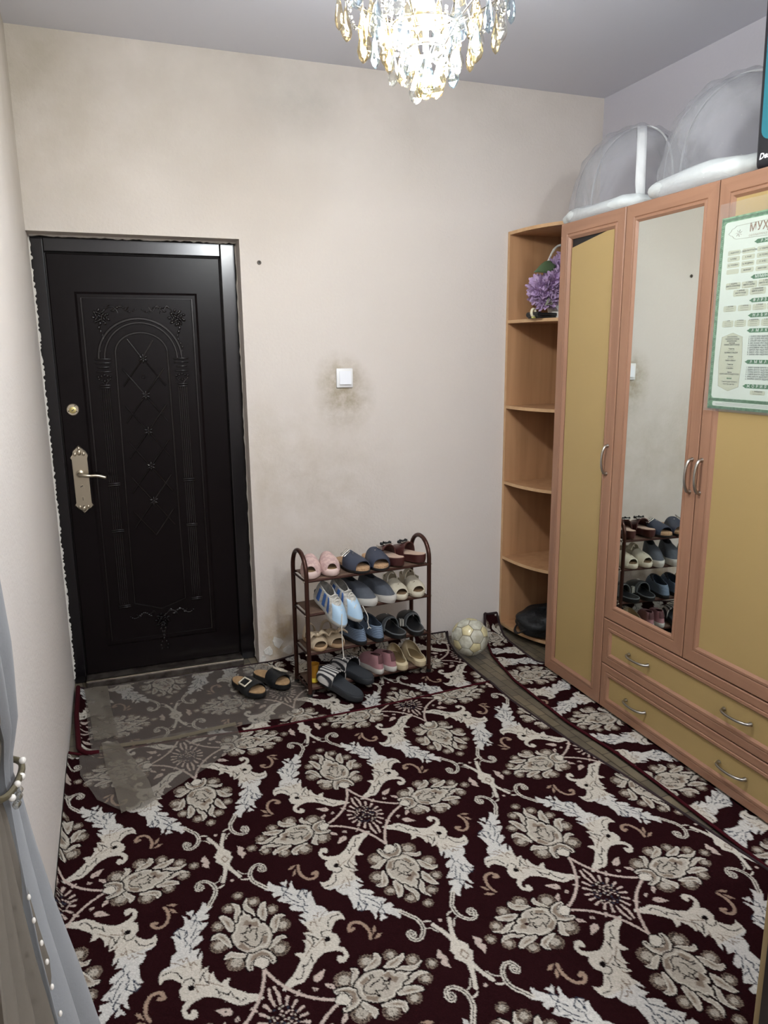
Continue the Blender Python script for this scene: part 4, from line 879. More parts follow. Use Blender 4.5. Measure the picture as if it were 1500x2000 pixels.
for r, ztop, n, L_, w, ph in ((.225, .265, 13, .098, .046, .1), (.178, .215, 11, .098, .050, .3), (.135, .19, 9, .092, .048, .0), (.135, .265, 9, .10, .05, .2), (.088, .135, 7, .088, .046, .2), (.085, .215, 6, .09, .046, .5), (.050, .098, 5, .08, .044, .4), (.02, .07, 3, .058, .038, .2)):
    for k in range(n):
        a = 2 * PI * (k + ph) / n + rg_.uniform(-.08, .08); z = ztop + rg_.uniform(-.016, .014); m = rg_.choice((M_CRW, M_CRW, M_CRB, M_CRC))
        key = (L_, w, m.name); rr = r + rg_.uniform(-.008, .008)
        if key not in protos:
            o = protos[key] = link('crystal_drop', drop(L_, w), m, ch)
        else:
            o = protos[key].copy(); C.objects.link(o); o.parent = ch
        o.location = (rr * math.cos(a), rr * math.sin(a), z); o.rotation_euler = (0, 0, a + PI / 2 + rg_.uniform(-.5, .5))
        nb = 3
        key = 'b%d' % nb
        if key not in protos:
            g = G()
            for j in range(nb): g.join(ball((0, 0, .008 + j * .012), .0062, 5))
            o = protos[key] = link('bead_chain', g, M_CRC, ch, 0)
        else:
            o = protos[key].copy(); C.objects.link(o); o.parent = ch
        o.location = (rr * math.cos(a), rr * math.sin(a), z)
link('bottom_ball', ball((0, 0, .026), .021, 9), M_CRW, ch, 0)
for k in range(9):                                              # bead swags between the rods
    a0, a1 = 2 * PI * k / 9, 2 * PI * (k + 1) / 9; g = G()
    for j in range(12):
        t = j / 11; a = a0 + (a1 - a0) * t; g.join(ball((.20 * math.cos(a), .20 * math.sin(a), .255 - .05 * math.sin(PI * t)), .006, 5))
    link('bead_swag', g, M_CRC, ch)
for k in range(5):
    a = 2 * PI * k / 5 + .3; r = .075 if k else 0.; z = .29 if k else .215
    x, y = r * math.cos(a), r * math.sin(a)
    link('bulb_socket', tube([(x, y, z + .085), (x, y, z + .04)], .013, 10), M_CHROME, ch, 60)
    link('bulb', ball((x, y, z), .026, 10, (1, 1, 1.45)), M_BULB, ch, 180)
    ld = bpy.data.lights.new('bulb_light', 'POINT'); ld.energy = LAMP_W / 5; ld.color = BULB_COL; ld.shadow_soft_size = .045
    lo = bpy.data.objects.new('bulb_light', ld); C.objects.link(lo); lo.location = (x, y, z - .12 if k else z - .10); lo.parent = ch

# ------------------------------------------------------------------ football
BR = .0955
fb = thing('football', 'worn pale football with peeling panels resting against the carpet corner', 'football', (1.925, -.30, BR + .004), 0, rot=(.5, .25, .55))
M_BALLC = mat('ball_carcass', (150, 142, 122), .8, bump=(60, .6, .002), var=(20, (126, 116, 96), .2)); M_BALLP = mat('ball_panel', (206, 206, 192), .5, var=(26, (168, 164, 146), .12), bump=(50, .3, .002)); M_BALLG = mat('pearly_panel', (226, 216, 172), .25, spec=.7, var=(30, (190, 178, 138), .2))
p_ = (1 + 5 ** .5) / 2
iv = [Vector(q).normalized() for q in ((-1, p_, 0), (1, p_, 0), (-1, -p_, 0), (1, -p_, 0), (0, -1, p_), (0, 1, p_), (0, -1, -p_), (0, 1, -p_), (p_, 0, -1), (p_, 0, 1), (-p_, 0, -1), (-p_, 0, 1))]
el = min((a - b).length for i, a in enumerate(iv) for b in iv[:i])
nb_ = [[j for j in range(12) if j != i and (iv[i] - iv[j]).length < el * 1.01] for i in range(12)]
def panel(poly, m, i):
    c = sum(poly, Vector()) / len(poly); poly = sorted(poly, key=lambda q: math.atan2((q - c).dot(c.cross(poly[0]).normalized()), (q - c).dot((poly[0] - c).normalized())))
    g = G(); n = len(poly); rings = []
    for s, rr in ((.93, .985), (.93, 1.008), (.86, 1.014), (.5, 1.016)):
        ring_ = []
        for k in range(n):
            for t in (0, .5): ring_.append((c + (poly[k].lerp(poly[(k + 1) % n], t) - c) * s).normalized() * BR * rr)
        rings.append(ring_)
    return link('panel', loft(rings), m, fb, 50)
k_ = 0
for i in range(12):
    panel([(iv[i] * 2 + iv[j]) / 3 for j in nb_[i]], M_BALLG, k_); k_ += 1
for i in range(12):
    for j in nb_[i]:
        for k in nb_[i]:
            if i < j < k and k in nb_[j]:
                P = [(iv[a] * 2 + iv[b]) / 3 for a, b in ((i, j), (j, i), (j, k), (k, j), (k, i), (i, k))]; panel(P, M_BALLP, k_); k_ += 1
link('carcass', ball((0, 0, 0), BR * .992, 16), M_BALLC, fb, 180)

# ------------------------------------------------------------------ shoe rack
RL, RD, RA = .622, .185, math.radians(5.2)
RO = Vector((1.026, -.462, 0))
rk = thing('shoe_rack', 'brown metal four-tier shoe rack with arched ends against the wall', 'shoe rack', RO, RA)
TIERS = (.034, .205, .392, .552)
for x, nm in ((0, 'end_frame'), (RL, 'end_frame')):
    pts = [(x, 0, .004), (x, 0, .56)] + [(x, RD / 2 - RD / 2 * math.cos(a), .58 + .095 * math.sin(a)) for a in [PI * k / 14 for k in range(15)]] + [(x, RD, .56), (x, RD, .004)]
    e = link(nm, tube(pts, .0105, 10), M_RACK, rk, 60)
    for y in (0, RD): link('foot_cap', tube([(x, y, .0), (x, y, .014)], .0125, 10), M_BLACK, e, 60)
    for z in TIERS:
        link('end_bar', tube([(x, .008, z - .004), (x, RD - .008, z - .004)], .005, 8), M_RACK, e, 60)
        link('bolt', ball((x - (.012 if x == 0 else -.012), 0, z), .0045, 6), M_RACKCAP, e, 180)
for z in TIERS:
    s = link('shelf_cloth', shell(14, 5, lambda u, v_: (.012 + (RL - .024) * u, .002 + (RD - .004) * v_, z + .006 - .003 * math.sin(PI * v_)), lambda u, v_: (.012 + (RL - .024) * u, .002 + (RD - .004) * v_, z + .0045 - .003 * math.sin(PI * v_))), M_MESH, rk, 180)
    for y in (0, RD): link('cross_bar', tube([(.006, y, z), (RL - .006, y, z)], .0065, 8), M_RACK, s, 60)

# ------------------------------------------------------------------ shoes
def hw(t, W):
    """half width of a foot outline, t = 0 at the heel and 1 at the toe"""
    b = interp((0, .15, .4, .72, 1), (.74, .78, .72, 1., .78), t); return W / 2 * b * math.sqrt(max(0, 1 - abs(2 * t - 1) ** 4.5))
def foot(L_, W, side=1, n=18, sc=1.):
    o = []
    for k in range(n): t = .5 - .5 * math.cos(PI * k / n); o.append((hw(t, W) * sc, (t - .5) * L_ * sc, t))
    for k in range(n): t = .5 + .5 * math.cos(PI * k / n); o.append((-hw(t, W) * sc, (t - .5) * L_ * sc, t))
    return [(x + side * W * .07 * math.sin(PI * t), y, t) for x, y, t in o]
def sole(L_, W, side, levels, zf=lambda t: 0):
    return loft([[(x, y, z + zf(t) * (1 if i else .55 if zf(0) else 0)) for x, y, t in foot(L_, W, side, 18, s)] for i, (s, z) in enumerate(levels)])
def arch(L_, W, side, t0, t1, hf, zb, th=.004, nu=16, nv=8, skew=0., flare=1.06, pw=.8):
    def f(u, v_, ins):
        a = PI * u; t = t0 + (t1 - t0) * v_ + skew * (u - .5) * (1 - v_); t = min(.995, max(.005, t))
        w_ = max(.002, hw(t, W) * flare - ins); h = max(.001, hf(v_) - ins)
        return (side * W * .07 * math.sin(PI * t) + w_ * math.copysign(abs(math.cos(a)) ** .85, math.cos(a)), (t - .5) * L_, zb + h * math.sin(a) ** pw)
    return shell(nu, nv, lambda u, v_: f(u, v_, 0), lambda u, v_: f(u, v_, th))
RACK_M = Matrix.Translation(RO) @ Matrix.Rotation(RA, 4, 'Z')
def shoe(name, label, cat, group, u, d, z, yaw_, pitch=0., roll=0., onrack=True):
    """yaw 0 = toe towards the wall, PI = toe towards the room"""
    p = RACK_M @ Vector((u, d, z)) if onrack else Vector((u, d, z))
    t = thing(name, label, cat, p, 0, group); t.rotation_mode = 'XYZ'
    t.rotation_euler = (Matrix.Rotation((RA if onrack else 0) + yaw_, 4, 'Z') @ Matrix.Rotation(pitch, 4, 'X') @ Matrix.Rotation(roll, 4, 'Y')).to_euler()
    return t
T0 = .0075
Zt = [z + T0 for z in TIERS]
c_ = lambda *a, **k: mat(*a, **k)
# pink closed slides, top tier
M_PINK = c_('pink_foam', (204, 176, 169), .7, var=(60, (186, 156, 152), .06), bump=(90, .3, .002)); M_PINKS = c_('pink_sole', (208, 184, 176), .7); M_TANIN = c_('tan_insole', (134, 108, 74), .8)
for u, s, d in ((.048, -1, 'next to the arched rack end'), (.146, 1, 'next to the navy sandals')):
    o = shoe('pink_slide', 'pink foam slide on the top tier of the rack, ' + d, 'slide', 'pink foam slides', u, .10, Zt[3], PI - .22 + .04 * s)
    link('sole', sole(.21, .091, s, ((.94, 0), (1.02, .006), (1.03, .026), (.97, .034))), M_PINKS, o, 60)
    link('footbed', sole(.20, .080, s, ((1, .0335), (1, .0355))), M_TANIN, o, 60)
    link('strap', arch(.21, .094, s, .42, .93, lambda v_: .072 - .026 * v_ ** 2, .018, .006), M_PINK, o, 60)
# navy cork sandals, top tier
M_NAVY = c_('navy_leather', (50, 56, 72), .55, bump=(160, .2, .001)); M_CORK = c_('cork_footbed', (184, 150, 116), .8, var=(120, (160, 126, 94), .1)); M_DKSOLE = c_('dark_sole', (40, 36, 34), .7); M_SILVER = c_('silver_buckle', (216, 212, 204), .22, metal=1.)
for u, s, d, yw in ((.262, 1, 'with the buckle showing beside the pink slides', PI + .16), (.375, -1, 'crossing in front of the brown mules', PI - .10)):
    o = shoe('navy_sandal', 'navy strap sandal with cork footbed, ' + d, 'sandal', 'navy strap sandals', u, .095, Zt[3], yw)
    link('sole', sole(.255, .105, s, ((.95, 0), (1, .004), (1, .013))), M_DKSOLE, o, 60); link('footbed', sole(.25, .101, s, ((1, .0125), (1.0, .024), (.95, .026))), M_CORK, o, 60)
    link('strap', arch(.255, .106, s, .42, .88, lambda v_: .068 - .028 * v_, .014, .003, skew=-.12 * s), M_NAVY, o, 60)
    bx = .034 * s
    b_ = link('buckle', tube([(bx - .015, -.012, .074), (bx + .015, -.012, .070), (bx + .015, .006, .068), (bx - .015, .006, .072)], .0030, 6, closed=True).join(tube([(bx - .02, -.003, .0745), (bx + .02, -.003, .0705)], .0030, 6)).tr(Matrix.Translation((bx, 0, .076)) @ Matrix.Rotation(s * .55, 4, 'Y') @ Matrix.Rotation(-.35, 4, 'X') @ Matrix.Diagonal((1.25, 1.2, .3, 1)) @ Matrix.Translation((-bx, 0, -.072))), M_SILVER, o, 60)
    link('stud', ball((bx - .032 * s, .012, .073), .004, 6, (1, 1, .5)), M_SILVER, o, 180)
# brown mules, heel to the room
M_MULE = c_('brown_patent', (70, 36, 34), .3, spec=.6); M_NUDE = c_('nude_insole', (196, 170, 152), .6)
for u, s, d in ((.458, -1, 'beside the navy sandals'), (.556, 1, 'at the rack end')):
    o = shoe('brown_mule', 'brown mule with pale insole on the top tier, ' + d, 'mule', 'brown mules', u, .085, Zt[3], .18 + .1 * s)
    link('sole', sole(.22, .086, s, ((.93, 0), (.98, .004), (1., .028), (1, .034)), lambda t: .016 * max(0, 1 - 2 * t)), M_MULE, o, 60)
    link('insole', sole(.21, .080, s, ((1, .0335), (1, .036)), lambda t: .016 * max(0, 1 - 2 * t)), M_NUDE, o, 60)
    link('strap', arch(.22, .090, s, .52, .96, lambda v_: .064 - .03 * v_, .026, .005), M_MULE, o, 60)
    g = G()
    for k in range(14): a = 2 * PI * k / 14; g.join(ball((.026 * math.cos(a), .045 + .010 * math.sin(a), .086 + .003 * math.sin(k * 2)), .006, 5))
    link('ruffle', g, M_BLACK, o, 60); link('strap_buckle', rbox(-.024, .024, .022, .030, .0845, .088, .001), M_SILVER, o, 40)
# closed uppers
def upper(L_, W, side, zs, hc, ce=(.30, .22, .24), th=.003, toe_h=.045, n=18, rows=9, zq=None):
    """shell from the sole edge to the collar; ce = collar centre, half length, half width (shares of L, L, W)"""
    P = foot(L_, W, side, n); N = len(P)
    def pt(i, k, ins):
        x, y, t = P[i % N]; v_ = min(1, k / rows)
        cy = (ce[0] - .5) * L_; dx, dy = x - side * W * .07 * math.sin(PI * t), y - cy; a = math.atan2(dy / (ce[1] * L_), dx / (ce[2] * W))
        qx, qy = ce[2] * W * math.cos(a) + side * W * .05, cy + ce[1] * L_ * math.sin(a)
        front = max(0, math.sin(a)); zt = hc - (hc - (zq or hc * .88)) * front
        e = v_ ** (1.0 + .0 * front); bul = math.sin(PI * min(1, v_)) * .10
        px, py = x + (qx - x) * e, y + (qy - y) * e; px += (x - qx) * bul; py += (y - qy) * bul * .6
        up_ = 1 - (1 - v_) ** (1.5 + .9 * front); sc = 1 - ins / max(.02, math.hypot(px, py - cy))
        return (px * sc, cy + (py - cy) * sc, zs + (zt - zs) * up_)
    g = G()
    for ins in (0, th):
        for k in range(rows + 1): g.v += [pt(i, k, ins) for i in range(N)]
    o = N * (rows + 1)
    for k in range(rows):
        for i in range(N):
            a, b, c, d = k * N + i, k * N + (i + 1) % N, (k + 1) * N + (i + 1) % N, (k + 1) * N + i
            g.f += [(a, b, c, d), (o + d, o + c, o + b, o + a)]
    for i in range(N):
        j = (i + 1) % N; q = rows * N; g.f += [(q + i, q + j, o + q + j, o + q + i), (i, o + i, o + j, j)]
    return g, pt
def stripe(pt, i0, i1, k0, k1, off=.0016):
    """a raised patch following the upper"""
    n, m = max(5, int((i1 - i0) * 2)), 8; a = G(); b = G()
    def f(u, v_, q):
        i = i0 + (i1 - i0) * u; k = k0 + (k1 - k0) * v_; ia = math.floor(i); p, r = Vector(pt(ia, k, -q)), Vector(pt(ia + 1, k, -q)); return p.lerp(r, i - ia)
    return shell(n, m, lambda u, v_: f(u, v_, off), lambda u, v_: f(u, v_, -.001))
M_SKYB = c_('pale_blue_synthetic', (168, 196, 218), .45); M_RBLUE = c_('royal_blue_stripe', (60, 98, 160), .5); M_OFFW = c_('off_white_knit', (190, 186, 178), .7, var=(70, (160, 158, 152), .1)); M_RUBBER = c_('white_rubber', (186, 186, 180), .6); M_LINER = c_('dark_lining', (34, 34, 38), .8); M_LACE = c_('white_lace', (206, 202, 192), .8)
for u, dd, s, yw, d in ((.108, .012, -1, PI + .22, 'nearer the arched rack end'), (.195, .045, 1, PI + .30, 'beside the grey slip-ons')):
    o = shoe('sneaker', 'pale blue striped lace-up sneaker tipping off the third tier, ' + d, 'sneaker', 'striped sneakers', u, dd, Zt[2] - .008, yw, -.40)
    link('sole', sole(.25, .084, s, ((.94, 0), (1, .005), (1.02, .018), (1.0, .024))), M_RUBBER, o, 60)
    g, pt = upper(.25, .084, s, .022, .098, (.28, .20, .30)); link('upper', g, M_OFFW, o, 60)
    link('lining', sole(.16, .062, s, ((1, .03), (1, .034))).mv(0, -.05, 0), M_LINER, o, 60)
    link('toe_box', stripe(pt, 12.5, 23.5, 0, 5.2), M_SKYB, o, 60)
    for base, sg in ((0, 1), (36, -1)):
        for q in (5.2, 7.4, 9.6): 
            i0 = base + sg * q; link('side_stripe', stripe(pt, min(i0, i0 + sg * 1.1), max(i0, i0 + sg * 1.1), 0.2, 6.6, .0024), M_RBLUE, o, 60)
    link('heel_tab', stripe(pt, 34, 38, 4, 9), M_SKYB, o, 60)
    lc = G()
    for k in range(6):
        y = .002 + k * .014; z = .098 - k * .0065; ww = .020 - .001 * k
        lc.join(tube(spline([(-ww + .005 * s, y, z - .006), (.005 * s, y + .003, z + .004), (ww + .005 * s, y + (.012 if k % 2 else -.002), z - .006)], 4), .0026, 5))
    link('lace', lc, M_LACE, o, 60)
    inv = o.rotation_euler.to_matrix().inverted()
    if s < 0: w = [(0.01, .10, .068), (.02, .128, .03)]; dn = [(.0, 0, -.05), (.003, .002, -.11), (.006, 0, -.155)]
    else: w = [(-.02, .09, .068), (-.035, .126, .03)]; dn = [(.0, 0, -.03), (.006, 0, -.055)]
    base = Vector(w[-1]); path = [Vector(q) for q in w] + [base + inv @ Vector(q) for q in dn]
    link('hanging_lace', tube(spline(path, 5), .0022, 5), M_LACE, o, 60)
    e = path[-1]
    link('lace_end', tube([e + inv @ Vector(q) for q in ((-.007, 0, -.008), (-.002, 0, -.001), (.0, 0, 0), (.004, 0, -.003), (.009, 0, -.007))], .0024, 5), M_LACE, o, 60)
# grey knit slip-ons
M_GREYK = c_('slate_knit', (76, 80, 88), .85, bump=(260, .6, .0015)); M_SOLEW = c_('white_foam', (196, 192, 184), .6)
for u, s, d in ((.282, 1, 'beside the sneakers'), (.378, -1, 'beside the cream sandals')):
    o = shoe('slip_on', 'slate grey knit slip-on shoe with white sole, ' + d, 'slip-on shoe', 'grey slip-ons', u, .085, Zt[2], PI + .30)
    link('sole', sole(.265, .088, s, ((.94, 0), (1, .006), (1.03, .022), (1.0, .030)), lambda t: .010 * max(0, 2 * t - 1.2)), M_SOLEW, o, 60)
    g, pt = upper(.26, .088, s, .027, .100, (.26, .17, .27)); link('upper', g, M_GREYK, o, 60)
    link('lining', sole(.15, .058, s, ((1, .034), (1, .038))).mv(0, -.06, 0), M_LINER, o, 60)
    link('pull_tab', stripe(pt, 35, 37, 6, 9.2, .003), M_GREYK, o, 60)
# cream sandals
M_CREAMS = c_('cream_leather', (204, 196, 176), .6, bump=(120, .2, .001)); M_INBR = c_('brown_insole', (112, 88, 62), .8)
for u, s, d in ((.482, 1, 'beside the grey slip-ons'), (.568, -1, 'at the rack end')):
    o = shoe('cream_sandal', 'cream open-toe sandal with ankle strap on the third tier, ' + d, 'sandal', 'cream sandals', u, .085, Zt[2], PI - .08)
    link('sole', sole(.225, .088, s, ((.94, 0), (1, .005), (1.03, .022), (1.0, .028))), M_CREAMS, o, 60); link('insole', sole(.21, .078, s, ((1, .0275), (1, .030))), M_INBR, o, 60)
    link('vamp', arch(.225, .092, s, .46, .90, lambda v_: .062 - .022 * v_, .016, .004), M_CREAMS, o, 60)
    link('ankle_strap', arch(.225, .084, s, .26, .40, lambda v_: .088, .016, .004), M_CREAMS, o, 60)
    link('heel_strap', loft([[(x * 1.05, y * 1.03, z) for x, y, t in foot(.225, .084, s, 18)[:9]] for z in (.022, .072)] + [[(x * .98, y * .99, z) for x, y, t in foot(.225, .084, s, 18)[:9]] for z in (.072, .022)], cap=False, closed=False).join(loft([[(x * 1.05, y * 1.03, z) for x, y, t in foot(.225, .084, s, 18)[27:] ] for z in (.022, .072)], cap=False, closed=False)), M_CREAMS, o, 60)
    link('side_slot', rbox(-.030, -.014, .052, .055, .058, .0605, .001).tr(Matrix.Rotation(.5, 4, 'Y')), M_INBR, o, 40)
# second tier: bow sandals
M_BEIGE = c_('beige_satin', (190, 172, 146), .6, bump=(80, .3, .002)); M_BEIGES = c_('beige_sole', (176, 146, 112), .7)
for u, s, d in ((.058, -1, 'behind the rack end post'), (.150, 1, 'beside the blue slippers')):
    o = shoe('bow_sandal', 'beige sandal with a cloth bow on the second tier, ' + d, 'sandal', 'beige bow sandals', u, .095, Zt[1], PI + .02)
    link('sole', sole(.215, .086, s, ((.94, 0), (1, .004), (1.02, .016), (.98, .021))), M_BEIGES, o, 60); link('insole', sole(.205, .078, s, ((1, .0205), (1, .0225))), M_INBR, o, 60)
    link('strap', arch(.215, .088, s, .52, .88, lambda v_: .052 - .018 * v_, .012, .004), M_BEIGE, o, 60)
    link('back_strap', arch(.215, .080, s, .16, .28, lambda v_: .070, .012, .003), M_BEIGE, o, 60)
    for sg in (1, -1):
        bl = lambda u_, v_, q=0: (sg * (.004 + .044 * u_), .055 + (.030 * u_ + .006) * (v_ - .5) * 2 * (1 - .25 * u_ * u_), .062 + .016 * math.sin(PI * u_) + .004 * math.sin(v_ * 9) + q)
        link('bow_loop', shell(8, 6, bl, lambda u_, v_: bl(u_, v_, -.008)), M_BEIGE, o, 180)
    link('bow_knot', ball((0, .055, .066), .010, 8, (.8, 1, .9)), M_BEIGE, o, 180)
# second tier: blue striped slippers, heel to the room
def stripemat(name, ca, cb, scale, axis=2):
    m = mat(name, ca, .85); nt = m.node_tree; tc = nt.nodes.new('ShaderNodeTexCoord'); wv = nt.nodes.new('ShaderNodeTexWave'); wv.bands_direction = 'XYZ'[axis]; wv.inputs['Scale'].default_value = scale; wv.inputs['Distortion'].default_value = 1.0; wv.inputs['Detail'].default_value = 2
    r = nt.nodes.new('ShaderNodeValToRGB'); r.color_ramp.elements[0].position = .25; r.color_ramp.elements[1].position = .6; r.color_ramp.elements[0].color = (*lin(cb), 1); r.color_ramp.elements[1].color = (*lin(ca), 1)
    nt.links.new(tc.outputs['Object'], wv.inputs[0]); nt.links.new(wv.outputs['Fac'], r.inputs[0]); nt.links.new(r.outputs[0], nt.nodes['Principled BSDF'].inputs['Base Color']); return m
M_BSTRIPE = stripemat('blue_striped_cloth', (124, 140, 158), (62, 76, 96), 42.); M_KSOLE = c_('black_rubber', (26, 26, 26), .7)
for u, s, d in ((.252, -1, 'beside the bow sandals'), (.338, 1, 'beside the black sandals')):
    o = shoe('blue_slipper', 'blue striped cloth slipper with black lining on the second tier, ' + d, 'slipper', 'blue striped slippers', u, .085, Zt[1], .12)
    link('sole', sole(.235, .082, s, ((.95, 0), (1, .005), (1, .020))), M_KSOLE, o, 60)
    g, pt = upper(.232, .082, s, .018, .074, (.36, .27, .36), zq=.098); link('upper', g, M_BSTRIPE, o, 60)
    link('lining', sole(.20, .066, s, ((1, .022), (1, .026))).mv(0, -.01, 0), M_LINER, o, 60)
    g2, pt2 = upper(.222, .077, s, .022, .112, (.36, .265, .34), zq=.125); 
    link('vamp_lining', stripe(lambda i, k, q: Vector(pt(i, k, q)) + Vector((0, 0, .002)), 8, 28, 6.5, 9, .002), M_LINER, o, 60)
# second tier: black sandals, heel to the room
M_BLKL = c_('black_leather', (24, 25, 27), .45); M_GREYR = c_('grey_rim', (96, 100, 102), .6); M_WHTB = c_('grey_white_tab', (168, 166, 156), .7)
for u, s, d in ((.452, -1, 'beside the blue slippers'), (.560, 1, 'at the rack end')):
    o = shoe('black_sandal', 'black strap sandal with grey rim on the second tier, ' + d, 'sandal', 'black strap sandals', u, .080, Zt[1], -.12 if s > 0 else .05)
    link('sole', sole(.25, .104, s, ((.95, 0), (1, .005), (1, .022))), M_BLKL, o, 60); link('footbed', sole(.24, .096, s, ((1, .0215), (1, .0245))), M_BLKL, o, 60)
    link('rim', tube([(x, y, .024) for x, y, t in foot(.245, .100, s, 18)], .0035, 6, closed=True), M_GREYR, o, 60)
    link('strap', arch(.25, .106, s, .50, .80, lambda v_: .066 - .014 * v_, .016, .004), M_BLKL, o, 60); link('front_strap', arch(.25, .104, s, .84, .95, lambda v_: .044 - .01 * v_, .016, .004), M_BLKL, o, 60)
    link('back_strap', arch(.25, .108, s, .40, .49, lambda v_: .064, .016, .004), M_GREYR, o, 60)
    link('tab', arch(.25, .112, s, .405, .485, lambda v_: .066, .016, .003, 5).tr(Matrix.Identity(4)) if 0 else rbox(s * -.058 - .004, s * -.058 + .004, -.026, -.006, .022, .058, .002), M_WHTB, o, 40)
    link('logo_plate', rbox(-.010, .010, .022, .028, .083, .0855, .001), M_SILVER, o, 40)
# bottom tier
M_ROSE = c_('dusty_rose_knit', (162, 118, 122), .85, bump=(200, .4, .0015)); M_ROSED = c_('rose_lining', (90, 56, 58), .85)
for u, s, d in ((.340, 1, 'beside the black slides'), (.410, -1, 'beside the cream clogs')):
    o = shoe('pink_sneaker', "small dusty pink child's sneaker with white sole on the lowest tier, " + d, 'sneaker', 'pink sneakers', u, .075, Zt[0], .22)
    link('sole', sole(.19, .066, s, ((.95, 0), (1, .004), (1.03, .022), (1, .027))), M_SOLEW, o, 60)
    g, pt = upper(.186, .066, s, .025, .088, (.30, .20, .30), zq=.08); link('upper', g, M_ROSE, o, 60); link('lining', sole(.11, .046, s, ((1, .03), (1, .034))).mv(0, -.035, 0), M_ROSED, o, 60)
    link('heel_tab', stripe(pt, 33.5, 38.5, 3, 9.2, .0025), M_ROSED, o, 60)
M_CLOG = c_('cream_foam', (206, 190, 156), .55); M_CLOGI = c_('clog_insole', (138, 116, 80), .8)
for u, s, d in ((.485, -1, 'beside the pink sneakers'), (.572, 1, 'at the rack end')):
    o = shoe('clog', 'plain cream clog with open top on the lowest tier, ' + d, 'clog', 'cream clogs', u, .070, Zt[0], -.03 + .06 * s)
    link('sole', sole(.205, .084, s, ((.93, 0), (1, .008), (1.0, .03))), M_CLOG, o, 60)
    g, pt = upper(.205, .084, s, .026, .036, (.42, .34, .42), th=.005, zq=.086); link('upper', g, M_CLOG, o, 60); link('insole', sole(.175, .066, s, ((1, .028), (1, .032))).mv(0, -.006, 0), M_CLOGI, o, 60)
M_SLIDEK = c_('black_eva', (34, 36, 40), .7); M_STRP = stripemat('striped_strap', (196, 192, 186), (40, 40, 44), 22., 0); M_FBED = c_('charcoal_footbed', (44, 47, 52), .85, bump=(200, .5, .001))
for u, dd, s, z, yw, pt_, d, hl in ((.128, -.035, -1, .037, .42, .24, 'lying half off the lowest tier', 1), (.226, .045, 1, .046, .32, .05, 'behind its partner on the lowest tier', 0)):
    o = shoe('black_slide', 'big black slide with a striped strap, ' + d, 'slide', 'big black slides', u, dd, z, yw, pt_)
    link('sole', sole(.29, .112, s, ((.95, 0), (1, .006), (1, .026), (.97, .031))), M_SLIDEK, o, 60); link('footbed', sole(.275, .100, s, ((1, .0305), (1, .033))), M_FBED, o, 60)
    link('strap', arch(.29, .116, s, .50, .84, lambda v_: .072 - .022 * v_, .016, .005, 20, 8), M_STRP, o, 60)
    link('strap_lining', arch(.29, .104, s, .505, .835, lambda v_: .065 - .022 * v_, .017, .002), M_LINER, o, 60)
    link('strap_mark', rbox(-.007, .007, .012, .022, .0865, .089, .001).join(rbox(-.004, .004, .026, .031, .0855, .088, .001)), M_BLACK, o, 40)
yc = RACK_M @ Vector((.042, .055, TIERS[0] + .0075))
cu_ = thing('yellow_jar', 'small amber and yellow jar on the lowest rack tier behind the end post', 'jar', yc)
link('jar_body', lathe([(.018, 0), (.020, .004), (.020, .03), (.019, .05), (.024, .085), (.026, .092), (.022, .092), (.017, .055), (.0001, .05)], 20), c_('amber_plastic', (150, 104, 30), .25, spec=.6), cu_, 40)
link('label_band', lathe([(.0206, .006), (.0206, .026), (.0201, .026), (.0201, .006)], 20, cap=False), c_('yellow_label', (214, 190, 60), .5), cu_, 40)
# sandals on the floor
M_BUCK = c_('cream_buckle', (206, 196, 176), .4); M_FELT = c_('tan_footbed', (172, 140, 102), .85, var=(60, (156, 124, 88), .1))
for x, y, s, yw, d in ((.770, -.315, 1, PI + .40, 'nearer the door'), (.885, -.275, -1, PI + .50, 'nearer the rack')):
    o = shoe('buckle_slide', 'black slide sandal with a big cream buckle on the plastic sheet, ' + d, 'sandal', 'buckle slide sandals on the floor', x, y, .014, yw, 0, 0, False)
    link('sole', sole(.245, .098, s, ((.95, 0), (1, .005), (1, .024))), M_BLKL, o, 60); link('footbed', sole(.236, .088, s, ((1, .0235), (1, .027))), M_FELT, o, 60)
    link('strap', arch(.245, .103, s, .46, .80, lambda v_: .052 - .010 * v_, .014, .004, skew=.04 * s), M_BLKL, o, 60)
    bm_ = Matrix.Translation((s * .034, .026, .056)) @ Matrix.Rotation(s * .42, 4, 'Y')
    q = [(-.019, -.026), (.019, -.026), (.019, .026), (-.019, .026)]
    link('buckle', tube([(a, b, .004) for a, b in q], .0052, 8, closed=True, flat=.8).tr(bm_), M_BUCK, o, 60)

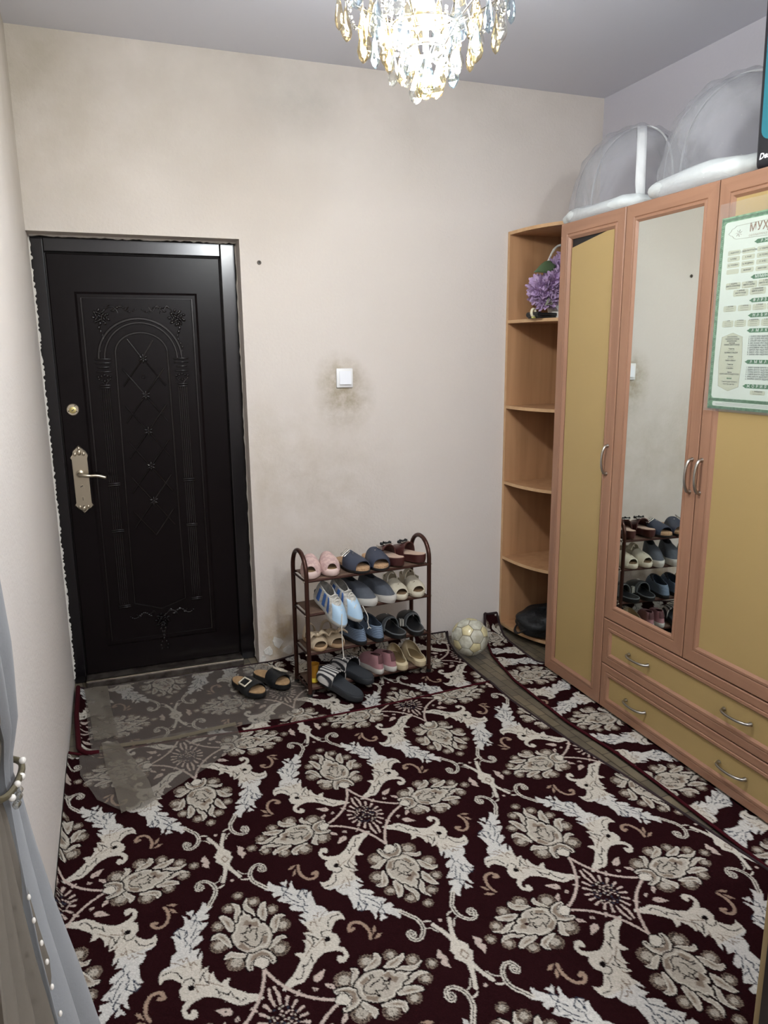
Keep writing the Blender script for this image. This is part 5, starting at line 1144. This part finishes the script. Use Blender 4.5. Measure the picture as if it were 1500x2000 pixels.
# ------------------------------------------------------------------ curtain on the left
M_VOILE = film_mat('white_voile', .16, (150, 151, 152), .9, (160, .3, .002)); M_TAUPE = film_mat('taupe_voile', .10, (104, 96, 85), .9, (120, .3, .002)); M_PEARL = c_('pearl', (228, 222, 212), .18, spec=.7); M_CORD = c_('gold_cord', (92, 84, 62), .5)
cz = [0, .24, .42, .56, .70, .78, .83, .88, .93, 1.07, 1.25, 1.7, 2.2, 2.6]
cx = [.200, .166, .130, .098, .072, .060, .048, .060, .072, .080, .074, .070, .066, .062]        # how far the cloth stands off the wall
cl = [.62, .55, .46, .36, .24, .16, .11, .18, .26, .48, .66, .88, .98, 1.0]                        # how far it runs along the wall
def drape(y0, k, ph, off, nf, run_):
    def f(u, v_, q=0):
        z = .004 + (2.6 - .004) * v_; X = interp(cz, cx, z) * k; Ls = interp(cz, cl, z) * run_; fold = math.sin(u * nf * PI + ph + .6 * math.sin(z * 2)) 
        amp = X * .34 * min(1, u * 5)
        x = .012 + (X - .012) * min(1, u * 9) ** .5 * (1 - .22 * u) - amp * (.5 + .5 * fold) + off
        return (x + q, y0 + .03 * (1 - min(1, u * 9)) - Ls * u, z)
    return f
cu = thing('curtain', 'pale sheer curtain gathered by a pearl tieback at the left edge', 'curtain')
f1 = drape(-2.175, 1.0, .4, 0, 5, .42); link('voile', shell(60, 70, f1, lambda u, v_: f1(u, v_, -.0012)), M_VOILE, cu, 180)
f2 = drape(-2.25, .86, 1.6, -.006, 9, .95); link('voile_lining', shell(60, 60, f2, lambda u, v_: f2(u, v_, -.0012)), M_TAUPE, cu, 180)
link('curtain_rod', tube([(.06, -2.05, 2.62), (.06, -3.35, 2.62)], .012, 10), M_CHROME, cu, 60)
for y in (-2.10, -3.30): link('rod_bracket', tube([(.0, y, 2.62), (.06, y, 2.62)], .008, 8), M_CHROME, cu, 60)
tb = thing('tieback', 'curtain tieback of pearls and crystal on a gold cord', 'tieback')
link('tie_cord', tube(spline([(.004, -2.33, .87), (.045, -2.31, .84), (.062, -2.24, .83), (.060, -2.175, .83), (.02, -2.15, .835), (.004, -2.15, .85)], 5), .006, 6), M_CORD, tb, 60)
for x, y, z, r in ((.064, -2.205, .848, .0064), (.062, -2.225, .828, .0070), (.060, -2.262, .836, .006), (.054, -2.29, .828, .0062)): link('pearl', ball((x + .004, y, z), r, 10), M_PEARL, tb, 180)
for k in range(5): link('crystal', ball((.064, -2.25 - .012 * k, .818 - .004 * (k % 2)), .007, 4), M_CRC, tb)
for k in range(15):                                             # beads sewn down the cloth
    z = .70 - .034 * k + .004 * math.sin(k * 2.1); x = interp(cz, cx, z) + .006
    link('pearl', ball((x, -2.38 - .012 * k - .006 * math.sin(k * 1.7), z), .0040, 8, (.8, 1, 1.3)), M_PEARL, cu, 180)

# ------------------------------------------------------------------ cabinet at the near edge
kb = thing('dark_cabinet', 'dark cabinet with a pale edge strip at the near right corner', 'cabinet')
M_KBT = c_('dark_cabinet_board', (28, 20, 16), .5); M_KBE = c_('pale_edge_strip', (150, 130, 92), .45)
KX, KY = 1.311, -2.695
link('cabinet_body', rbox(KX + .012, KX + .55, KY - .45, KY - .002, -.0, .78, .003), M_KBT, kb, 40)
link('cabinet_top', rbox(KX + .004, KX + .56, KY - .46, KY + .006, .7805, .80, .003), M_KBT, kb, 40)
link('edge_strip', rbox(KX, KX + .012, KY - .012, KY, 0, .78, .001), M_KBE, kb, 40)
link('door', rbox(KX - .004, KX + .0118, KY - .44, KY - .014, .03, .77, .002), M_KBT, kb, 40)
